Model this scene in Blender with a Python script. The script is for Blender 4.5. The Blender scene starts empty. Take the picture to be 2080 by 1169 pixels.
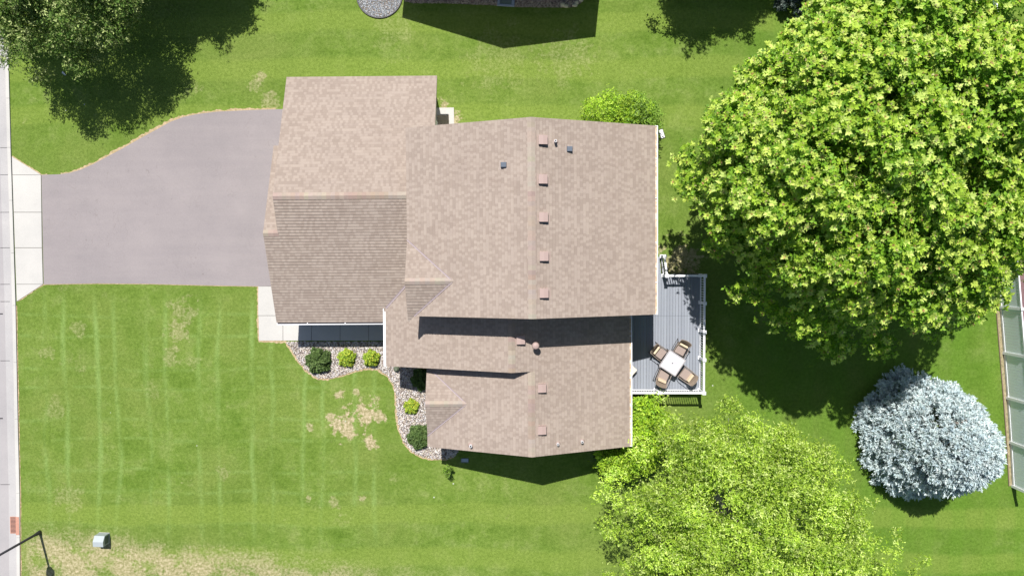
import bpy, math, random
import numpy as np
from mathutils import Matrix, Vector
R = math.radians
random.seed(7); rng = np.random.default_rng(7)
scene = bpy.context.scene
COL = scene.collection

# ------------------------------------------------------------------ camera
CAM_H, FPX, TX, TY = 41.0, 1618.0, 0.0338, -0.0099
RC = np.array(Matrix.Rotation(TX, 3, 'X') @ Matrix.Rotation(TY, 3, 'Y'))
cam_data = bpy.data.cameras.new('camera'); cam = bpy.data.objects.new('camera', cam_data); COL.objects.link(cam)
cam_data.sensor_width = 36; cam_data.lens = 36 * FPX / 2080; cam_data.clip_end = 2000; cam_data.clip_start = 0.5
cam.matrix_world = Matrix.Translation((0, 0, CAM_H)) @ Matrix(RC.T.tolist()).to_4x4()
scene.camera = cam

def G(px, py, z=0.0):
    """point at height z that the photograph shows at pixel (px, py)"""
    d = RC.T @ np.array([(px - 1040) / FPX, -(py - 584.5) / FPX, -1.0])
    t = (z - CAM_H) / d[2]
    return (float(d[0] * t), float(d[1] * t), float(z))

# ------------------------------------------------------------------ light
SUN = Vector((-0.1276, 0.5353, 1.0)).normalized()
world = bpy.data.worlds.new('World'); scene.world = world; world.use_nodes = True
wn = world.node_tree; bg = wn.nodes['Background']
sky = wn.nodes.new('ShaderNodeTexSky'); sky.sky_type = 'NISHITA'; sky.sun_disc = False
sky.sun_elevation = math.asin(SUN.z); sky.sun_rotation = math.atan2(SUN.x, SUN.y)
wn.links.new(sky.outputs[0], bg.inputs[0]); bg.inputs[1].default_value = 0.064
sl = bpy.data.lights.new('sun', 'SUN'); sl.energy = 4.6; sl.angle = R(0.5); sl.color = (1.0, 0.965, 0.92)
so = bpy.data.objects.new('sun', sl); COL.objects.link(so)
so.rotation_euler = (-SUN).to_track_quat('-Z', 'Y').to_euler(); so.location = (0, 0, 60)
scene.view_settings.view_transform = 'Standard'; scene.view_settings.look = 'None'
scene.view_settings.exposure = 0.72; scene.view_settings.gamma = 1
scene.cycles.max_bounces = 6; scene.cycles.diffuse_bounces = 3; scene.cycles.transmission_bounces = 4

# ------------------------------------------------------------------ node helper
class NT:
    def __init__(s, name, rough=0.9, spec=0.2):
        s.m = bpy.data.materials.new(name); s.m.use_nodes = True; s.t = s.m.node_tree
        s.b = s.t.nodes['Principled BSDF']; s.b.inputs['Roughness'].default_value = rough
        s.b.inputs['Specular IOR Level'].default_value = spec
    def put(s, sock, v):
        if isinstance(v, bpy.types.NodeSocket): s.t.links.new(v, sock)
        elif v is not None:
            if isinstance(v, (tuple, list)) and len(v) == 3 and sock.type == 'RGBA': v = (*v, 1)
            sock.default_value = v
    def n(s, typ, ins=(), **pr):
        nd = s.t.nodes.new('ShaderNode' + typ)
        for k, v in pr.items(): setattr(nd, k, v)
        for k, v in (ins.items() if isinstance(ins, dict) else enumerate(ins)): s.put(nd.inputs[k], v)
        return nd
    def ma(s, op, a, b=None, c=None, clamp=False):
        nd = s.n('Math', [a] + ([b] if b is not None else []) + ([c] if c is not None else []), operation=op); nd.use_clamp = clamp
        return nd.outputs[0]
    def mix(s, f, a, b, bt='MIX'):
        nd = s.n('Mix', data_type='RGBA', blend_type=bt); s.put(nd.inputs[0], f); s.put(nd.inputs[6], a); s.put(nd.inputs[7], b)
        return nd.outputs[2]
    def noise(s, vec, scale, detail=2, rough=0.5, dist=0.0):
        return s.n('TexNoise', {'Vector': vec, 'Scale': scale, 'Detail': detail, 'Roughness': rough, 'Distortion': dist}).outputs[0]
    def ss(s, x, a, b, lo=0.0, hi=1.0):
        return s.n('MapRange', [x, a, b, lo, hi], interpolation_type='SMOOTHSTEP').outputs[0]
    def ramp(s, f, stops, interp='LINEAR'):
        nd = s.n('ValToRGB', [f]); cr = nd.color_ramp; cr.interpolation = interp
        while len(cr.elements) > 1: cr.elements.remove(cr.elements[-1])
        cr.elements[0].position = stops[0][0]; cr.elements[0].color = (*stops[0][1], 1)
        for p, c in stops[1:]:
            e = cr.elements.new(p); e.color = (*c, 1)
        return nd.outputs[0]
    def obj(s): return s.n('TexCoord').outputs['Object']
    def pos(s): return s.n('NewGeometry').outputs['Position']
    def attr(s, name='col'): return s.n('Attribute', attribute_name=name).outputs['Color']
    def color(s, c): s.put(s.b.inputs['Base Color'], c)
    def bump(s, h, strength=0.3, dist=0.02):
        nd = s.n('Bump', {'Strength': strength, 'Distance': dist, 'Height': h}); s.t.links.new(nd.outputs[0], s.b.inputs['Normal'])

def plain(name, c, rough=0.6, spec=0.3, var=0.12, scale=6, metal=0.0):
    k = NT(name, rough, spec); f = k.noise(k.pos(), scale, 4, 0.6)
    k.color(k.mix(f, tuple(x * (1 - var) for x in c), tuple(min(1, x * (1 + var)) for x in c)))
    k.b.inputs['Metallic'].default_value = metal
    return k.m

def mat_attr(name, rough=0.8, spec=0.2, trans=0.0, var=0.15, scale=9):
    """colour comes from the per-element attribute, slightly mottled"""
    k = NT(name, rough, spec); c = k.attr()
    f = k.noise(k.pos(), scale, 2)
    c = k.mix(1.0, c, k.ramp(f, [(0.25, (1 - var,) * 3), (0.75, (1 + var,) * 3)]), 'MULTIPLY')
    k.color(c)
    if trans > 0:
        tr = k.n('BsdfTranslucent', {'Color': k.mix(1.0, c, (1.1, 1.3, 0.4), 'MULTIPLY')})
        mx = k.n('MixShader', [trans, k.b.outputs[0], tr.outputs[0]])
        k.t.links.new(mx.outputs[0], k.t.nodes['Material Output'].inputs[0])
    return k.m

# ------------------------------------------------------------------ mesh builder
class MB:
    def __init__(s): s.v = []; s.f = []; s.c = []; s.uv = []; s.cur = (1, 1, 1)
    def add(s, vs, fs, uvs=None):
        b = len(s.v); s.v += [tuple(map(float, q)) for q in vs]; s.c += [s.cur] * len(vs)
        s.uv += (uvs if uvs else [(0, 0)] * len(vs)); s.f += [tuple(i + b for i in f) for f in fs]
    def box(s, x0, x1, y0, y1, z0, z1):
        s.add([(x0, y0, z0), (x1, y0, z0), (x1, y1, z0), (x0, y1, z0), (x0, y0, z1), (x1, y0, z1), (x1, y1, z1), (x0, y1, z1)],
              [(3, 2, 1, 0), (4, 5, 6, 7), (0, 1, 5, 4), (1, 2, 6, 5), (2, 3, 7, 6), (3, 0, 4, 7)])
    def bar(s, a, b, w, h, up=(0, 0, 1)):
        a = Vector(a); b = Vector(b); d = (b - a).normalized(); u = Vector(up)
        if abs(d.dot(u)) > 0.99: u = Vector((1, 0, 0))
        r = d.cross(u).normalized(); u = r.cross(d)
        q = [a + r * (i * w / 2) + u * (j * h / 2) for i, j in ((-1, -1), (1, -1), (1, 1), (-1, 1))] + [b + r * (i * w / 2) + u * (j * h / 2) for i, j in ((-1, -1), (1, -1), (1, 1), (-1, 1))]
        s.add(q, [(0, 1, 2, 3), (7, 6, 5, 4), (0, 4, 5, 1), (1, 5, 6, 2), (2, 6, 7, 3), (3, 7, 4, 0)])
    def tube(s, pts, rad, n=8, cap=True):
        pts = [Vector(p) for p in pts]; rings = []
        if not isinstance(rad, (list, tuple)): rad = [rad] * len(pts)
        vs = []; prev = None
        for i, p in enumerate(pts):
            d = (pts[min(i + 1, len(pts) - 1)] - pts[max(i - 1, 0)]).normalized()
            u = Vector((0, 0, 1)) if abs(d.z) < 0.9 else Vector((1, 0, 0))
            if prev is not None: u = prev
            r = d.cross(u)
            if r.length < 1e-4: r = d.cross(Vector((0.3, 1, 0)))
            r.normalize(); u = r.cross(d).normalized(); prev = u
            for k in range(n):
                a = 2 * math.pi * k / n; vs.append(p + (r * math.cos(a) + u * math.sin(a)) * rad[i])
        fs = [(i * n + k, i * n + (k + 1) % n, (i + 1) * n + (k + 1) % n, (i + 1) * n + k) for i in range(len(pts) - 1) for k in range(n)]
        if cap: fs += [tuple(range(n - 1, -1, -1)), tuple((len(pts) - 1) * n + k for k in range(n))]
        s.add(vs, fs)
    def cyl(s, x, y, z0, z1, r0, r1=None, n=16): s.tube([(x, y, z0), (x, y, z1)], [r0, r0 if r1 is None else r1], n)
    def prism(s, pts, z0, z1):
        """pts: list of (x, y); z may be a function"""
        n = len(pts)
        a = sum(pts[i][0] * pts[(i + 1) % n][1] - pts[(i + 1) % n][0] * pts[i][1] for i in range(n))
        if a < 0: pts = pts[::-1]
        s.add([(p[0], p[1], z0) for p in pts] + [(p[0], p[1], z1) for p in pts],
              [tuple(range(n - 1, -1, -1)), tuple(range(n, 2 * n))] + [(i, (i + 1) % n, (i + 1) % n + n, i + n) for i in range(n)])
    def xf(s, M, start=0):
        for i in range(start, len(s.v)): s.v[i] = tuple(M @ Vector(s.v[i]))
    def build(s, name, mat, parent=None, loc=None, smooth=False, bevel=0.0):
        me = bpy.data.meshes.new(name); me.from_pydata(s.v, [], s.f)
        ca = me.color_attributes.new('col', 'FLOAT_COLOR', 'POINT')
        ca.data.foreach_set('color', np.array([(*c, 1) for c in s.c], dtype=np.float32).ravel())
        ul = me.uv_layers.new(name='UVMap'); li = np.zeros(len(me.loops), dtype=np.int32); me.loops.foreach_get('vertex_index', li)
        ul.data.foreach_set('uv', np.array(s.uv, dtype=np.float32)[li].ravel())
        me.materials.append(mat)
        if smooth: me.polygons.foreach_set('use_smooth', [True] * len(me.polygons))
        me.update(); o = bpy.data.objects.new(name, me); COL.objects.link(o)
        if parent: o.parent = parent
        if loc: o.location = loc
        if bevel:
            md = o.modifiers.new('bevel', 'BEVEL'); md.width = bevel; md.segments = 2; md.limit_method = 'ANGLE'
        return o

def tag(o, label=None, cat=None, group=None, kind=None):
    if label: o['label'] = label
    if cat: o['category'] = cat
    if group: o['group'] = group
    if kind: o['kind'] = kind
    return o
def empty(name, loc=(0, 0, 0), rz=0.0, label=None, cat=None, group=None):
    o = bpy.data.objects.new(name, None); COL.objects.link(o); o.location = loc; o.rotation_euler = (0, 0, rz)
    o.empty_display_size = 0.3
    return tag(o, label, cat, group)
def copy_tree(o, parent=None):
    c = o.copy(); COL.objects.link(c)
    if parent: c.parent = parent
    for ch in list(o.children): copy_tree(ch, c)
    return c
def arr_mesh(name, V, F, colors, mat, parent=None):
    """V (n,3), F (m,k) fast mesh from numpy"""
    me = bpy.data.meshes.new(name); me.vertices.add(len(V)); me.vertices.foreach_set('co', V.astype(np.float32).ravel())
    m, k = F.shape; me.loops.add(m * k); me.loops.foreach_set('vertex_index', F.astype(np.int32).ravel())
    me.polygons.add(m); me.polygons.foreach_set('loop_start', np.arange(0, m * k, k, dtype=np.int32))
    me.polygons.foreach_set('loop_total', np.full(m, k, dtype=np.int32))
    ca = me.color_attributes.new('col', 'FLOAT_COLOR', 'POINT')
    ca.data.foreach_set('color', np.hstack([colors, np.ones((len(V), 1))]).astype(np.float32).ravel())
    me.materials.append(mat); me.update(calc_edges=True); me.validate()
    o = bpy.data.objects.new(name, me); COL.objects.link(o)
    if parent: o.parent = parent
    return o

# ------------------------------------------------------------------ materials of the setting
def grass_material():
    k = NT('lawn_grass', 0.95, 0.05); P = k.pos()
    sep = k.n('SeparateXYZ', [P]); X, Y = sep.outputs[0], sep.outputs[1]
    big = k.noise(P, 0.16, 4, 0.6); mid = k.noise(P, 0.9, 6, 0.72); fine = k.noise(P, 7.0, 5, 0.75); vfine = k.noise(P, 26.0, 3, 0.8)
    c = k.ramp(mid, [(0.30, (0.080, 0.140, 0.018)), (0.5, (0.122, 0.190, 0.032)), (0.70, (0.178, 0.232, 0.064))])
    c = k.mix(k.ss(big, 0.35, 0.68), c, (0.122, 0.178, 0.034))
    c = k.mix(1.0, c, k.ramp(k.noise(P, 0.32, 5, 0.7, 0.5), [(0.3, (0.80, 0.86, 0.72)), (0.5, (1, 1, 1)), (0.7, (1.22, 1.12, 1.30))]), 'MULTIPLY')
    # greener yard on the right
    rg = k.ma('MULTIPLY', k.ss(X, 7.0, 14.0), k.ss(k.noise(P, 0.3, 2), 0.2, 0.6))
    c = k.mix(k.ma('MULTIPLY', rg, 0.55), c, (0.066, 0.150, 0.012))
    # mower tracks, pairs of pale lines both ways on the front lawn
    wob = k.ma('MULTIPLY', k.ma('SUBTRACT', k.noise(P, 0.12, 2), 0.5), 1.3)
    front = k.ma('MULTIPLY', k.ss(X, -5.5, -8.0), k.ma('MULTIPLY', k.ss(Y, -1.2, -3.5), k.ss(Y, -15.5, -12.5)))
    def track(co, off, per, w):
        f = k.ma('FRACT', k.ma('ADD', k.ma('DIVIDE', k.ma('ADD', co, wob), per), off))
        return k.ss(k.ma('ABSOLUTE', k.ma('SUBTRACT', f, 0.5)), w, 0.0)
    x0 = G(197, 800)[0]; y0 = G(300, 748)[1]
    tx = k.ma('MAXIMUM', track(X, 0.5 - x0 / 2.68, 2.68, 0.085), track(X, 0.5 - (x0 + 1.0) / 2.68, 2.68, 0.085))
    ty = k.ma('MAXIMUM', track(Y, 0.5 - y0 / 2.72, 2.72, 0.06), track(Y, 0.5 - (y0 - 1.06) / 2.72, 2.72, 0.06))
    tr = k.ma('MULTIPLY', k.ma('MAXIMUM', k.ma('MULTIPLY', tx, 0.75), k.ma('MULTIPLY', ty, 0.38)), front)
    tr = k.ma('MULTIPLY', tr, k.ss(k.noise(k.n('Mapping', {'Vector': P, 'Scale': (1.6, 0.35, 1)}).outputs[0], 0.5, 5, 0.7), 0.34, 0.66))
    c = k.mix(k.ma('MULTIPLY', tr, 0.95), c, (0.190, 0.285, 0.080))
    # broad mowing bands along the side yards
    bd = k.ma('SINE', k.ma('MULTIPLY', k.ma('ADD', Y, wob), 2 * math.pi / 2.3))
    side = k.ma('MAXIMUM', k.ss(Y, 5.0, 8.0), k.ss(Y, -11.0, -13.0))
    c = k.mix(k.ma('MULTIPLY', k.ma('MULTIPLY', k.ss(bd, -0.2, 0.6), side), 0.6), c, (0.160, 0.225, 0.040))
    bx = k.ma('SINE', k.ma('MULTIPLY', k.ma('ADD', X, wob), 2 * math.pi / 1.6))
    c = k.mix(k.ma('MULTIPLY', k.ma('MULTIPLY', k.ss(bx, -0.3, 0.7), k.ss(X, 10, 13)), 0.3), c, (0.100, 0.195, 0.022))
    # dry straw patches
    ragged = k.ma('SUBTRACT', k.noise(P, 1.6, 5, 0.7), 0.5)
    rag2 = k.ma('SUBTRACT', k.noise(P, 5.5, 4, 0.7), 0.5)
    dry = None
    for (px, py, r, s) in [(705, 865, 0.95, 1.0), (742, 838, 0.8, 1.0), (752, 898, 0.42, 1.0), (690, 798, 0.28, 0.9), (765, 808, 0.26, 0.7),
                           (722, 797, 0.24, 0.7), (712, 862, 0.5, 1.0), (770, 845, 0.5, 0.9), (372, 628, 0.9, 0.32), (360, 672, 0.7, 0.4), (348, 724, 0.6, 0.32), (390, 735, 0.5, 0.22), (310, 790, 0.6, 0.15),
                           (535, 155, 0.35, 0.55), (548, 205, 0.6, 0.4), (520, 172, 0.5, 0.35), (160, 668, 0.5, 0.25), (95, 718, 0.5, 0.25), (1380, 530, 1.3, 0.75), (1150, 115, 1.6, 0.2), (905, 225, 0.6, 0.9), (925, 245, 0.5, 0.9),
                           (670, 848, 0.3, 0.9), (628, 870, 0.25, 0.6), (110, 830, 0.7, 0.2), (455, 960, 0.5, 0.25), (680, 1020, 0.35, 0.4), (735, 1010, 0.3, 0.6), (625, 1010, 0.25, 0.5), (140, 1010, 1.0, 0.22), (1015, 120, 2.0, 0.15), (800, 60, 1.4, 0.15)]:
        gx, gy, _ = G(px, py)
        dd = k.n('VectorMath', [P, (gx, gy, 0)], operation='DISTANCE').outputs['Value']
        q = k.ma('MULTIPLY', k.ss(k.ma('ADD', dd, k.ma('MULTIPLY', ragged, 4.2 * r)), r * 0.88, r * 0.45), s * 0.9)
        dry = q if dry is None else k.ma('MAXIMUM', dry, q)
    # the long dry area at the front corner and faint scatter
    gx1, gy1, _ = G(60, 1085); gx2 = G(900, 1100)[0]
    low = k.ma('MULTIPLY', k.ss(k.ma('ADD', k.ma('ADD', Y, k.ma('MULTIPLY', k.ma('SUBTRACT', X, gx1), 0.115)), k.ma('MULTIPLY', ragged, 2.2)), gy1 + 1.1, gy1 - 0.6), k.ss(X, gx2 + 6, gx1 + 8, 0.25, 1.0))
    low = k.ma('MULTIPLY', low, k.ss(k.ma('ADD', k.noise(P, 0.8, 3), k.ma('MULTIPLY', rag2, 0.5)), 0.36, 0.56, 0.25, 1.0))
    low = k.ma('MULTIPLY', low, k.ss(X, gx1 - 0.9, gx1 + 0.6))
    dry = k.ma('MAXIMUM', dry, k.ma('MULTIPLY', low, 0.75))
    sc = k.ma('MULTIPLY', k.ss(k.ma('ADD', k.noise(P, 0.5, 4, 0.65), k.ma('MULTIPLY', rag2, 0.25)), 0.62, 0.78), 0.28)
    sc = k.ma('MULTIPLY', sc, k.ss(X, 9.0, 6.0, 0.25, 1.0))
    dry = k.ma('MAXIMUM', dry, sc)
    dryc = k.ramp(fine, [(0.3, (0.19, 0.17, 0.075)), (0.5, (0.36, 0.30, 0.18)), (0.7, (0.50, 0.42, 0.30))])
    c = k.mix(k.ma('MULTIPLY', dry, k.ss(k.ma('ADD', fine, k.ma('MULTIPLY', dry, 0.5)), 0.35, 0.75), None, True), c, dryc)
    # blades
    c = k.mix(1.0, c, k.ramp(fine, [(0.22, (0.58, 0.63, 0.5)), (0.5, (1.0, 1.0, 1.0)), (0.78, (1.45, 1.36, 1.55))]), 'MULTIPLY')
    c = k.mix(1.0, c, k.ramp(vfine, [(0.2, (0.60, 0.66, 0.5)), (0.5, (1, 1, 1)), (0.8, (1.4, 1.33, 1.5))]), 'MULTIPLY')
    # clover flowers
    vor = k.n('TexVoronoi', {'Vector': P, 'Scale': 0.9, 'Randomness': 1.0})
    fl = k.ma('MULTIPLY', k.ss(vor.outputs['Distance'], 0.045, 0.02), k.ss(k.n('SeparateColor', [vor.outputs['Color']]).outputs[0], 0.80, 0.82))
    c = k.mix(fl, c, (0.42, 0.44, 0.36))
    k.color(c); k.bump(k.ma('ADD', k.ma('MULTIPLY', fine, 0.6), vfine), 0.75, 0.05)
    return k.m

def stone_sheet(name, c, scale=3.0, joint=0.06, rough=0.85):
    k = NT(name, rough, 0.15); P = k.pos()
    a = k.noise(P, scale * 0.2, 5, 0.65); b = k.noise(P, 30, 3, 0.7); d = k.noise(P, 1.3, 5, 0.7, 0.6)
    col = k.mix(1.0, c, k.ramp(a, [(0.25, (0.86, 0.86, 0.87)), (0.75, (1.08, 1.07, 1.06))]), 'MULTIPLY')
    col = k.mix(1.0, col, k.ramp(b, [(0.2, (0.86,) * 3), (0.8, (1.14,) * 3)]), 'MULTIPLY')
    col = k.mix(k.ss(d, 0.62, 0.78, 0, 0.3), col, tuple(x * 0.72 for x in c))
    k.color(col); k.bump(b, 0.15, 0.01)
    return k

def asphalt_material():
    k = stone_sheet('driveway_asphalt', (0.238, 0.214, 0.213), 1.2); P = k.pos()
    base = k.b.inputs['Base Color'].links[0].from_socket
    mp = k.n('Mapping', {'Vector': P, 'Scale': (0.10, 1.1, 1)}).outputs[0]
    st = k.noise(mp, 1.5, 5, 0.6)
    base = k.mix(1.0, base, k.ramp(st, [(0.3, (0.95, 0.95, 0.96)), (0.7, (1.04, 1.04, 1.035))]), 'MULTIPLY')
    # thin wandering cracks
    w = k.noise(P, 0.35, 4, 0.7, 0.4)
    cr = k.ma('MULTIPLY', k.ss(k.ma('ABSOLUTE', k.ma('SUBTRACT', w, 0.5)), 0.0026, 0.0006), k.ss(k.noise(P, 0.22, 1), 0.46, 0.54))
    sp = k.n('TexVoronoi', {'Vector': P, 'Scale': 1.1})
    cr = k.ma('MAXIMUM', k.ma('MULTIPLY', cr, 0.3), k.ma('MULTIPLY', k.ma('MULTIPLY', k.ss(sp.outputs['Distance'], 0.05, 0.02), k.ss(k.n('SeparateColor', [sp.outputs['Color']]).outputs[0], 0.95, 0.96)), 0.6))
    k.color(k.mix(cr, base, (0.12, 0.10, 0.09)))
    return k.m

def shingle_material():
    k = NT('brown_shingle', 0.93, 0.08); uv = k.n('UVMap', uv_map='UVMap').outputs[0]
    s = k.n('SeparateXYZ', [uv]); U, V = s.outputs[0], s.outputs[1]
    row = k.ma('FLOOR', k.ma('DIVIDE', k.ma('ADD', V, 0.0008), 0.145))
    off = k.n('TexWhiteNoise', {'W': row}, noise_dimensions='1D').outputs['Value']
    def cells(w, seed):
        cc = k.ma('FLOOR', k.ma('DIVIDE', k.ma('ADD', U, k.ma('MULTIPLY', off, 3.1 + seed) ), w))
        return k.n('TexWhiteNoise', {'Vector': k.n('CombineXYZ', [cc, row, seed]).outputs[0]}, noise_dimensions='3D').outputs['Value']
    a = cells(0.125, 1.0); b = cells(0.95, 2.0)
    lo, hi, md = (0.252, 0.206, 0.174), (0.292, 0.243, 0.207), (0.272, 0.224, 0.190)
    cc2 = k.ma('FLOOR', k.ma('DIVIDE', k.ma('ADD', U, k.ma('MULTIPLY', off, 4.1)), 0.125))
    a = k.ma('ADD', k.ma('MULTIPLY', a, 0.78), k.ma('MULTIPLY', k.ma('FRACT', k.ma('MULTIPLY', cc2, 0.5)), 0.44))
    c = k.ramp(a, [(0.0, lo), (0.42, md), (0.55, hi)], 'CONSTANT')
    c = k.mix(1.0, c, k.ramp(b, [(0.0, (0.965, 0.96, 0.96)), (1.0, (1.035, 1.035, 1.03))]), 'MULTIPLY')
    fv = k.ma('FRACT', k.ma('DIVIDE', k.ma('ADD', V, 0.0008), 0.145))     # shadow line at each butt edge, painted into the shingle colour
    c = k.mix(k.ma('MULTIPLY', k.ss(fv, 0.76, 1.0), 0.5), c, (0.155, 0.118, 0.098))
    P = k.pos()
    blot = k.noise(P, 0.9, 4, 0.65); c = k.mix(1.0, c, k.ramp(blot, [(0.3, (0.95, 0.94, 0.935)), (0.7, (1.04, 1.04, 1.04))]), 'MULTIPLY')
    mp = k.n('Mapping', {'Vector': P, 'Rotation': (0, 0, 0.35), 'Scale': (0.5, 2.2, 1)}).outputs[0]
    stn = k.noise(mp, 0.7, 4, 0.7)
    c = k.mix(k.ss(stn, 0.56, 0.8, 0, 0.3), c, (0.18, 0.13, 0.105))
    gr = k.noise(P, 60, 2, 0.8); c = k.mix(1.0, c, k.ramp(gr, [(0.2, (0.88,) * 3), (0.8, (1.12,) * 3)]), 'MULTIPLY')
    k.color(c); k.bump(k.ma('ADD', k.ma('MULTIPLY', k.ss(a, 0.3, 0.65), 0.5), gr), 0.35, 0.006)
    return k.m

def siding_material(name, c, along='Z'):
    k = NT(name, 0.7, 0.2); P = k.pos(); z = k.n('SeparateXYZ', [P]).outputs[2 if along == 'Z' else 1]
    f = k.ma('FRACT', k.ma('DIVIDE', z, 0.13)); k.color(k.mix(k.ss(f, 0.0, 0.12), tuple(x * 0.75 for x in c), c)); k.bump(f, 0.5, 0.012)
    return k.m

M_grass = grass_material(); M_asph = asphalt_material()
M_conc = stone_sheet('pale_concrete', (0.42, 0.41, 0.385), 2.0).m
M_gutter = stone_sheet('grey_concrete', (0.345, 0.335, 0.33), 2.0).m
M_road = stone_sheet('road_surface', (0.30, 0.285, 0.285), 2.0).m
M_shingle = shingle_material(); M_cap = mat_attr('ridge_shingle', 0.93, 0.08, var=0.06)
M_fascia = plain('fascia_paint', (0.42, 0.36, 0.32), 0.6)
M_white = plain('white_vinyl', (0.80, 0.80, 0.82), 0.45, 0.4, 0.03)
M_siding = siding_material('cream_siding', (0.60, 0.56, 0.50)); M_siding2 = siding_material('grey_siding', (0.35, 0.37, 0.40))
M_glass = plain('window_glass', (0.05, 0.07, 0.09), 0.08, 0.6, 0.1)
M_flash = plain('valley_metal', (0.29, 0.24, 0.245), 0.5, 0.3, 0.05)
M_vent = plain('pink_tan_metal', (0.33, 0.245, 0.22), 0.55, 0.3, 0.04)
M_dark = plain('dark_metal', (0.030, 0.028, 0.034), 0.5, 0.4, 0.2)
M_blackvent = plain('slate_plastic', (0.085, 0.105, 0.135), 0.5, 0.4, 0.2)
M_pipe = plain('white_pipe', (0.60, 0.60, 0.60), 0.5, 0.3, 0.05)
M_bark = plain('tree_bark', (0.115, 0.088, 0.068), 0.95, 0.1, 0.4, 8)
M_soil = plain('bare_soil', (0.30, 0.22, 0.145), 1.0, 0.05, 0.45, 9)

# ------------------------------------------------------------------ ground, road, drive
def sheet(name, pts, z, mat, label=None, th=0.0):
    m = MB()
    if th: m.prism([(p[0], p[1]) for p in pts], z - th, z)
    else:
        n = len(pts); a = sum(pts[i][0] * pts[(i + 1) % n][1] - pts[(i + 1) % n][0] * pts[i][1] for i in range(n))
        if a < 0: pts = pts[::-1]
        m.add([(p[0], p[1], z) for p in pts], [tuple(range(n))])
    return tag(m.build(name, mat), kind='structure')
sheet('lawn', [(-400, -400), (400, -400), (400, 400), (-400, 400)], 0.0, M_grass)

back = [G(13, -60), G(18, 100), G(23, 300), (G(33, 620)), G(37.5, 850), G(41, 1000), G(42, 1180), G(42.5, 1300)]
def ext(pl, w):
    """offset a north-south polyline by w along x and run it on far past the picture"""
    q = [(p[0] + w, p[1]) for p in pl]
    d0 = ((q[1][0] - q[0][0]), (q[1][1] - q[0][1])); f0 = 90 / abs(d0[1])
    return [(q[0][0] - d0[0] * f0 * 0.3, q[0][1] + 90)] + q + [(q[-1][0] + 0.3, q[-1][1] - 90)]
cb, cf, gu = ext(back, 0), ext(back, -0.17), ext(back, -0.60)
sheet('road', ext(back, -0.58) + ext(back, -9.6)[::-1], 0.004, M_road)
gt = sheet('gutter', gu + cf[::-1], 0.010, M_gutter)
def ribbon_blocks(name, a, b, z0, z1, mat, step):
    m = MB()
    for i in range(len(a) - 1):
        L = math.dist(a[i], a[i + 1]); n = max(1, round(L / step))
        for j in range(n):
            t0 = j / n; t1 = (j + 1) / n - 0.012 / L * 1.0
            l = lambda p, q, t: (p[0] + (q[0] - p[0]) * t, p[1] + (q[1] - p[1]) * t)
            m.prism([l(a[i], a[i + 1], t0), l(b[i], b[i + 1], t0), l(b[i], b[i + 1], t1), l(a[i], a[i + 1], t1)], z0, z1)
    return tag(m.build(name, mat), kind='structure')
ribbon_blocks('kerb', cb, cf, -0.1, 0.07, M_conc, 3.0)
# road joint and gutter joints
m = MB()
for y in (138 / 1.0, 300, 355, 431, 503, 577, 612, 732, 983):
    yy = G(10, y)[1]; xx = G(25, y)[0]
    m.box(xx - 0.62, xx - 0.12, yy - 0.012, yy + 0.012, 0.011, 0.014)
tag(m.build('gutter_joints', M_dark), kind='structure')
m = MB()
for y in (637, 849): p = G(-10, y); m.box(p[0] - 9, G(6, y)[0] - 0.0, p[1] - 0.03, p[1] + 0.03, 0.006, 0.0085)
tag(m.build('road_joints', M_dark), kind='structure')

def slabs(name, polys, z, mat):
    m = MB()
    for p in polys:
        cx = sum(q[0] for q in p) / len(p); cy = sum(q[1] for q in p) / len(p)
        pp = []
        for q in p:
            d = math.hypot(q[0] - cx, q[1] - cy); f = (d - 0.016) / d; pp.append((cx + (q[0] - cx) * f, cy + (q[1] - cy) * f))
        m.prism(pp, -0.08, z)
    return tag(m.build(name, mat), kind='structure')
L = lambda y: 24.5 + (y - 320) * 0.034
ap = [[(L(320), 318), (84, 355), (L(355), 355)], [(L(355), 355), (84, 355), (85, 431), (L(431), 431)], [(L(431), 431), (85, 431), (86, 503), (L(503), 503)],
      [(L(503), 503), (86, 503), (88, 577), (L(577), 577)], [(L(577), 577), (88, 577), (L(612), 612)]]
slabs('apron', [[G(*q)[:2] for q in p] for p in ap], 0.03, M_conc)
sheet('apron_joint_bed', [G(*q)[:2] for q in [(24, 318), (84, 355), (88, 577), (34, 611)]], 0.008, plain('dark_joint', (0.13, 0.12, 0.105), 1, 0.05))
drive = [(84.5, 355), (120, 354), (142, 351), (163, 345), (190, 333), (220, 317), (250, 301), (285, 281), (320, 262), (345, 248), (372, 238), (400, 232), (440, 227), (500, 224), (560, 222), (620, 221), (620, 580), (527, 581), (420, 579), (300, 576), (200, 575), (89, 577)]
sheet('driveway', [G(*q)[:2] for q in drive], 0.014, M_asph)
walk = []
xs = [527, 575, 633, 691, 749, 800]
for i in range(len(xs) - 1):
    walk.append([(xs[i], 640.5), (xs[i + 1], 640.5), (xs[i + 1], 691.5), (xs[i], 691.5)])
walk = [[(524.5, 581), (590, 581), (590, 640.5), (524.5, 640.5)]] + walk; walk[1][0] = (525, 640.5); walk[1][3] = (526, 691.5)
slabs('front_walk', [[G(*q)[:2] for q in p] for p in walk], 0.028, M_conc)
sheet('walk_joint_bed', [G(*q)[:2] for q in [(525, 581), (800, 581), (800, 691), (526, 691)]], 0.009, bpy.data.materials['dark_joint'])

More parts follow.
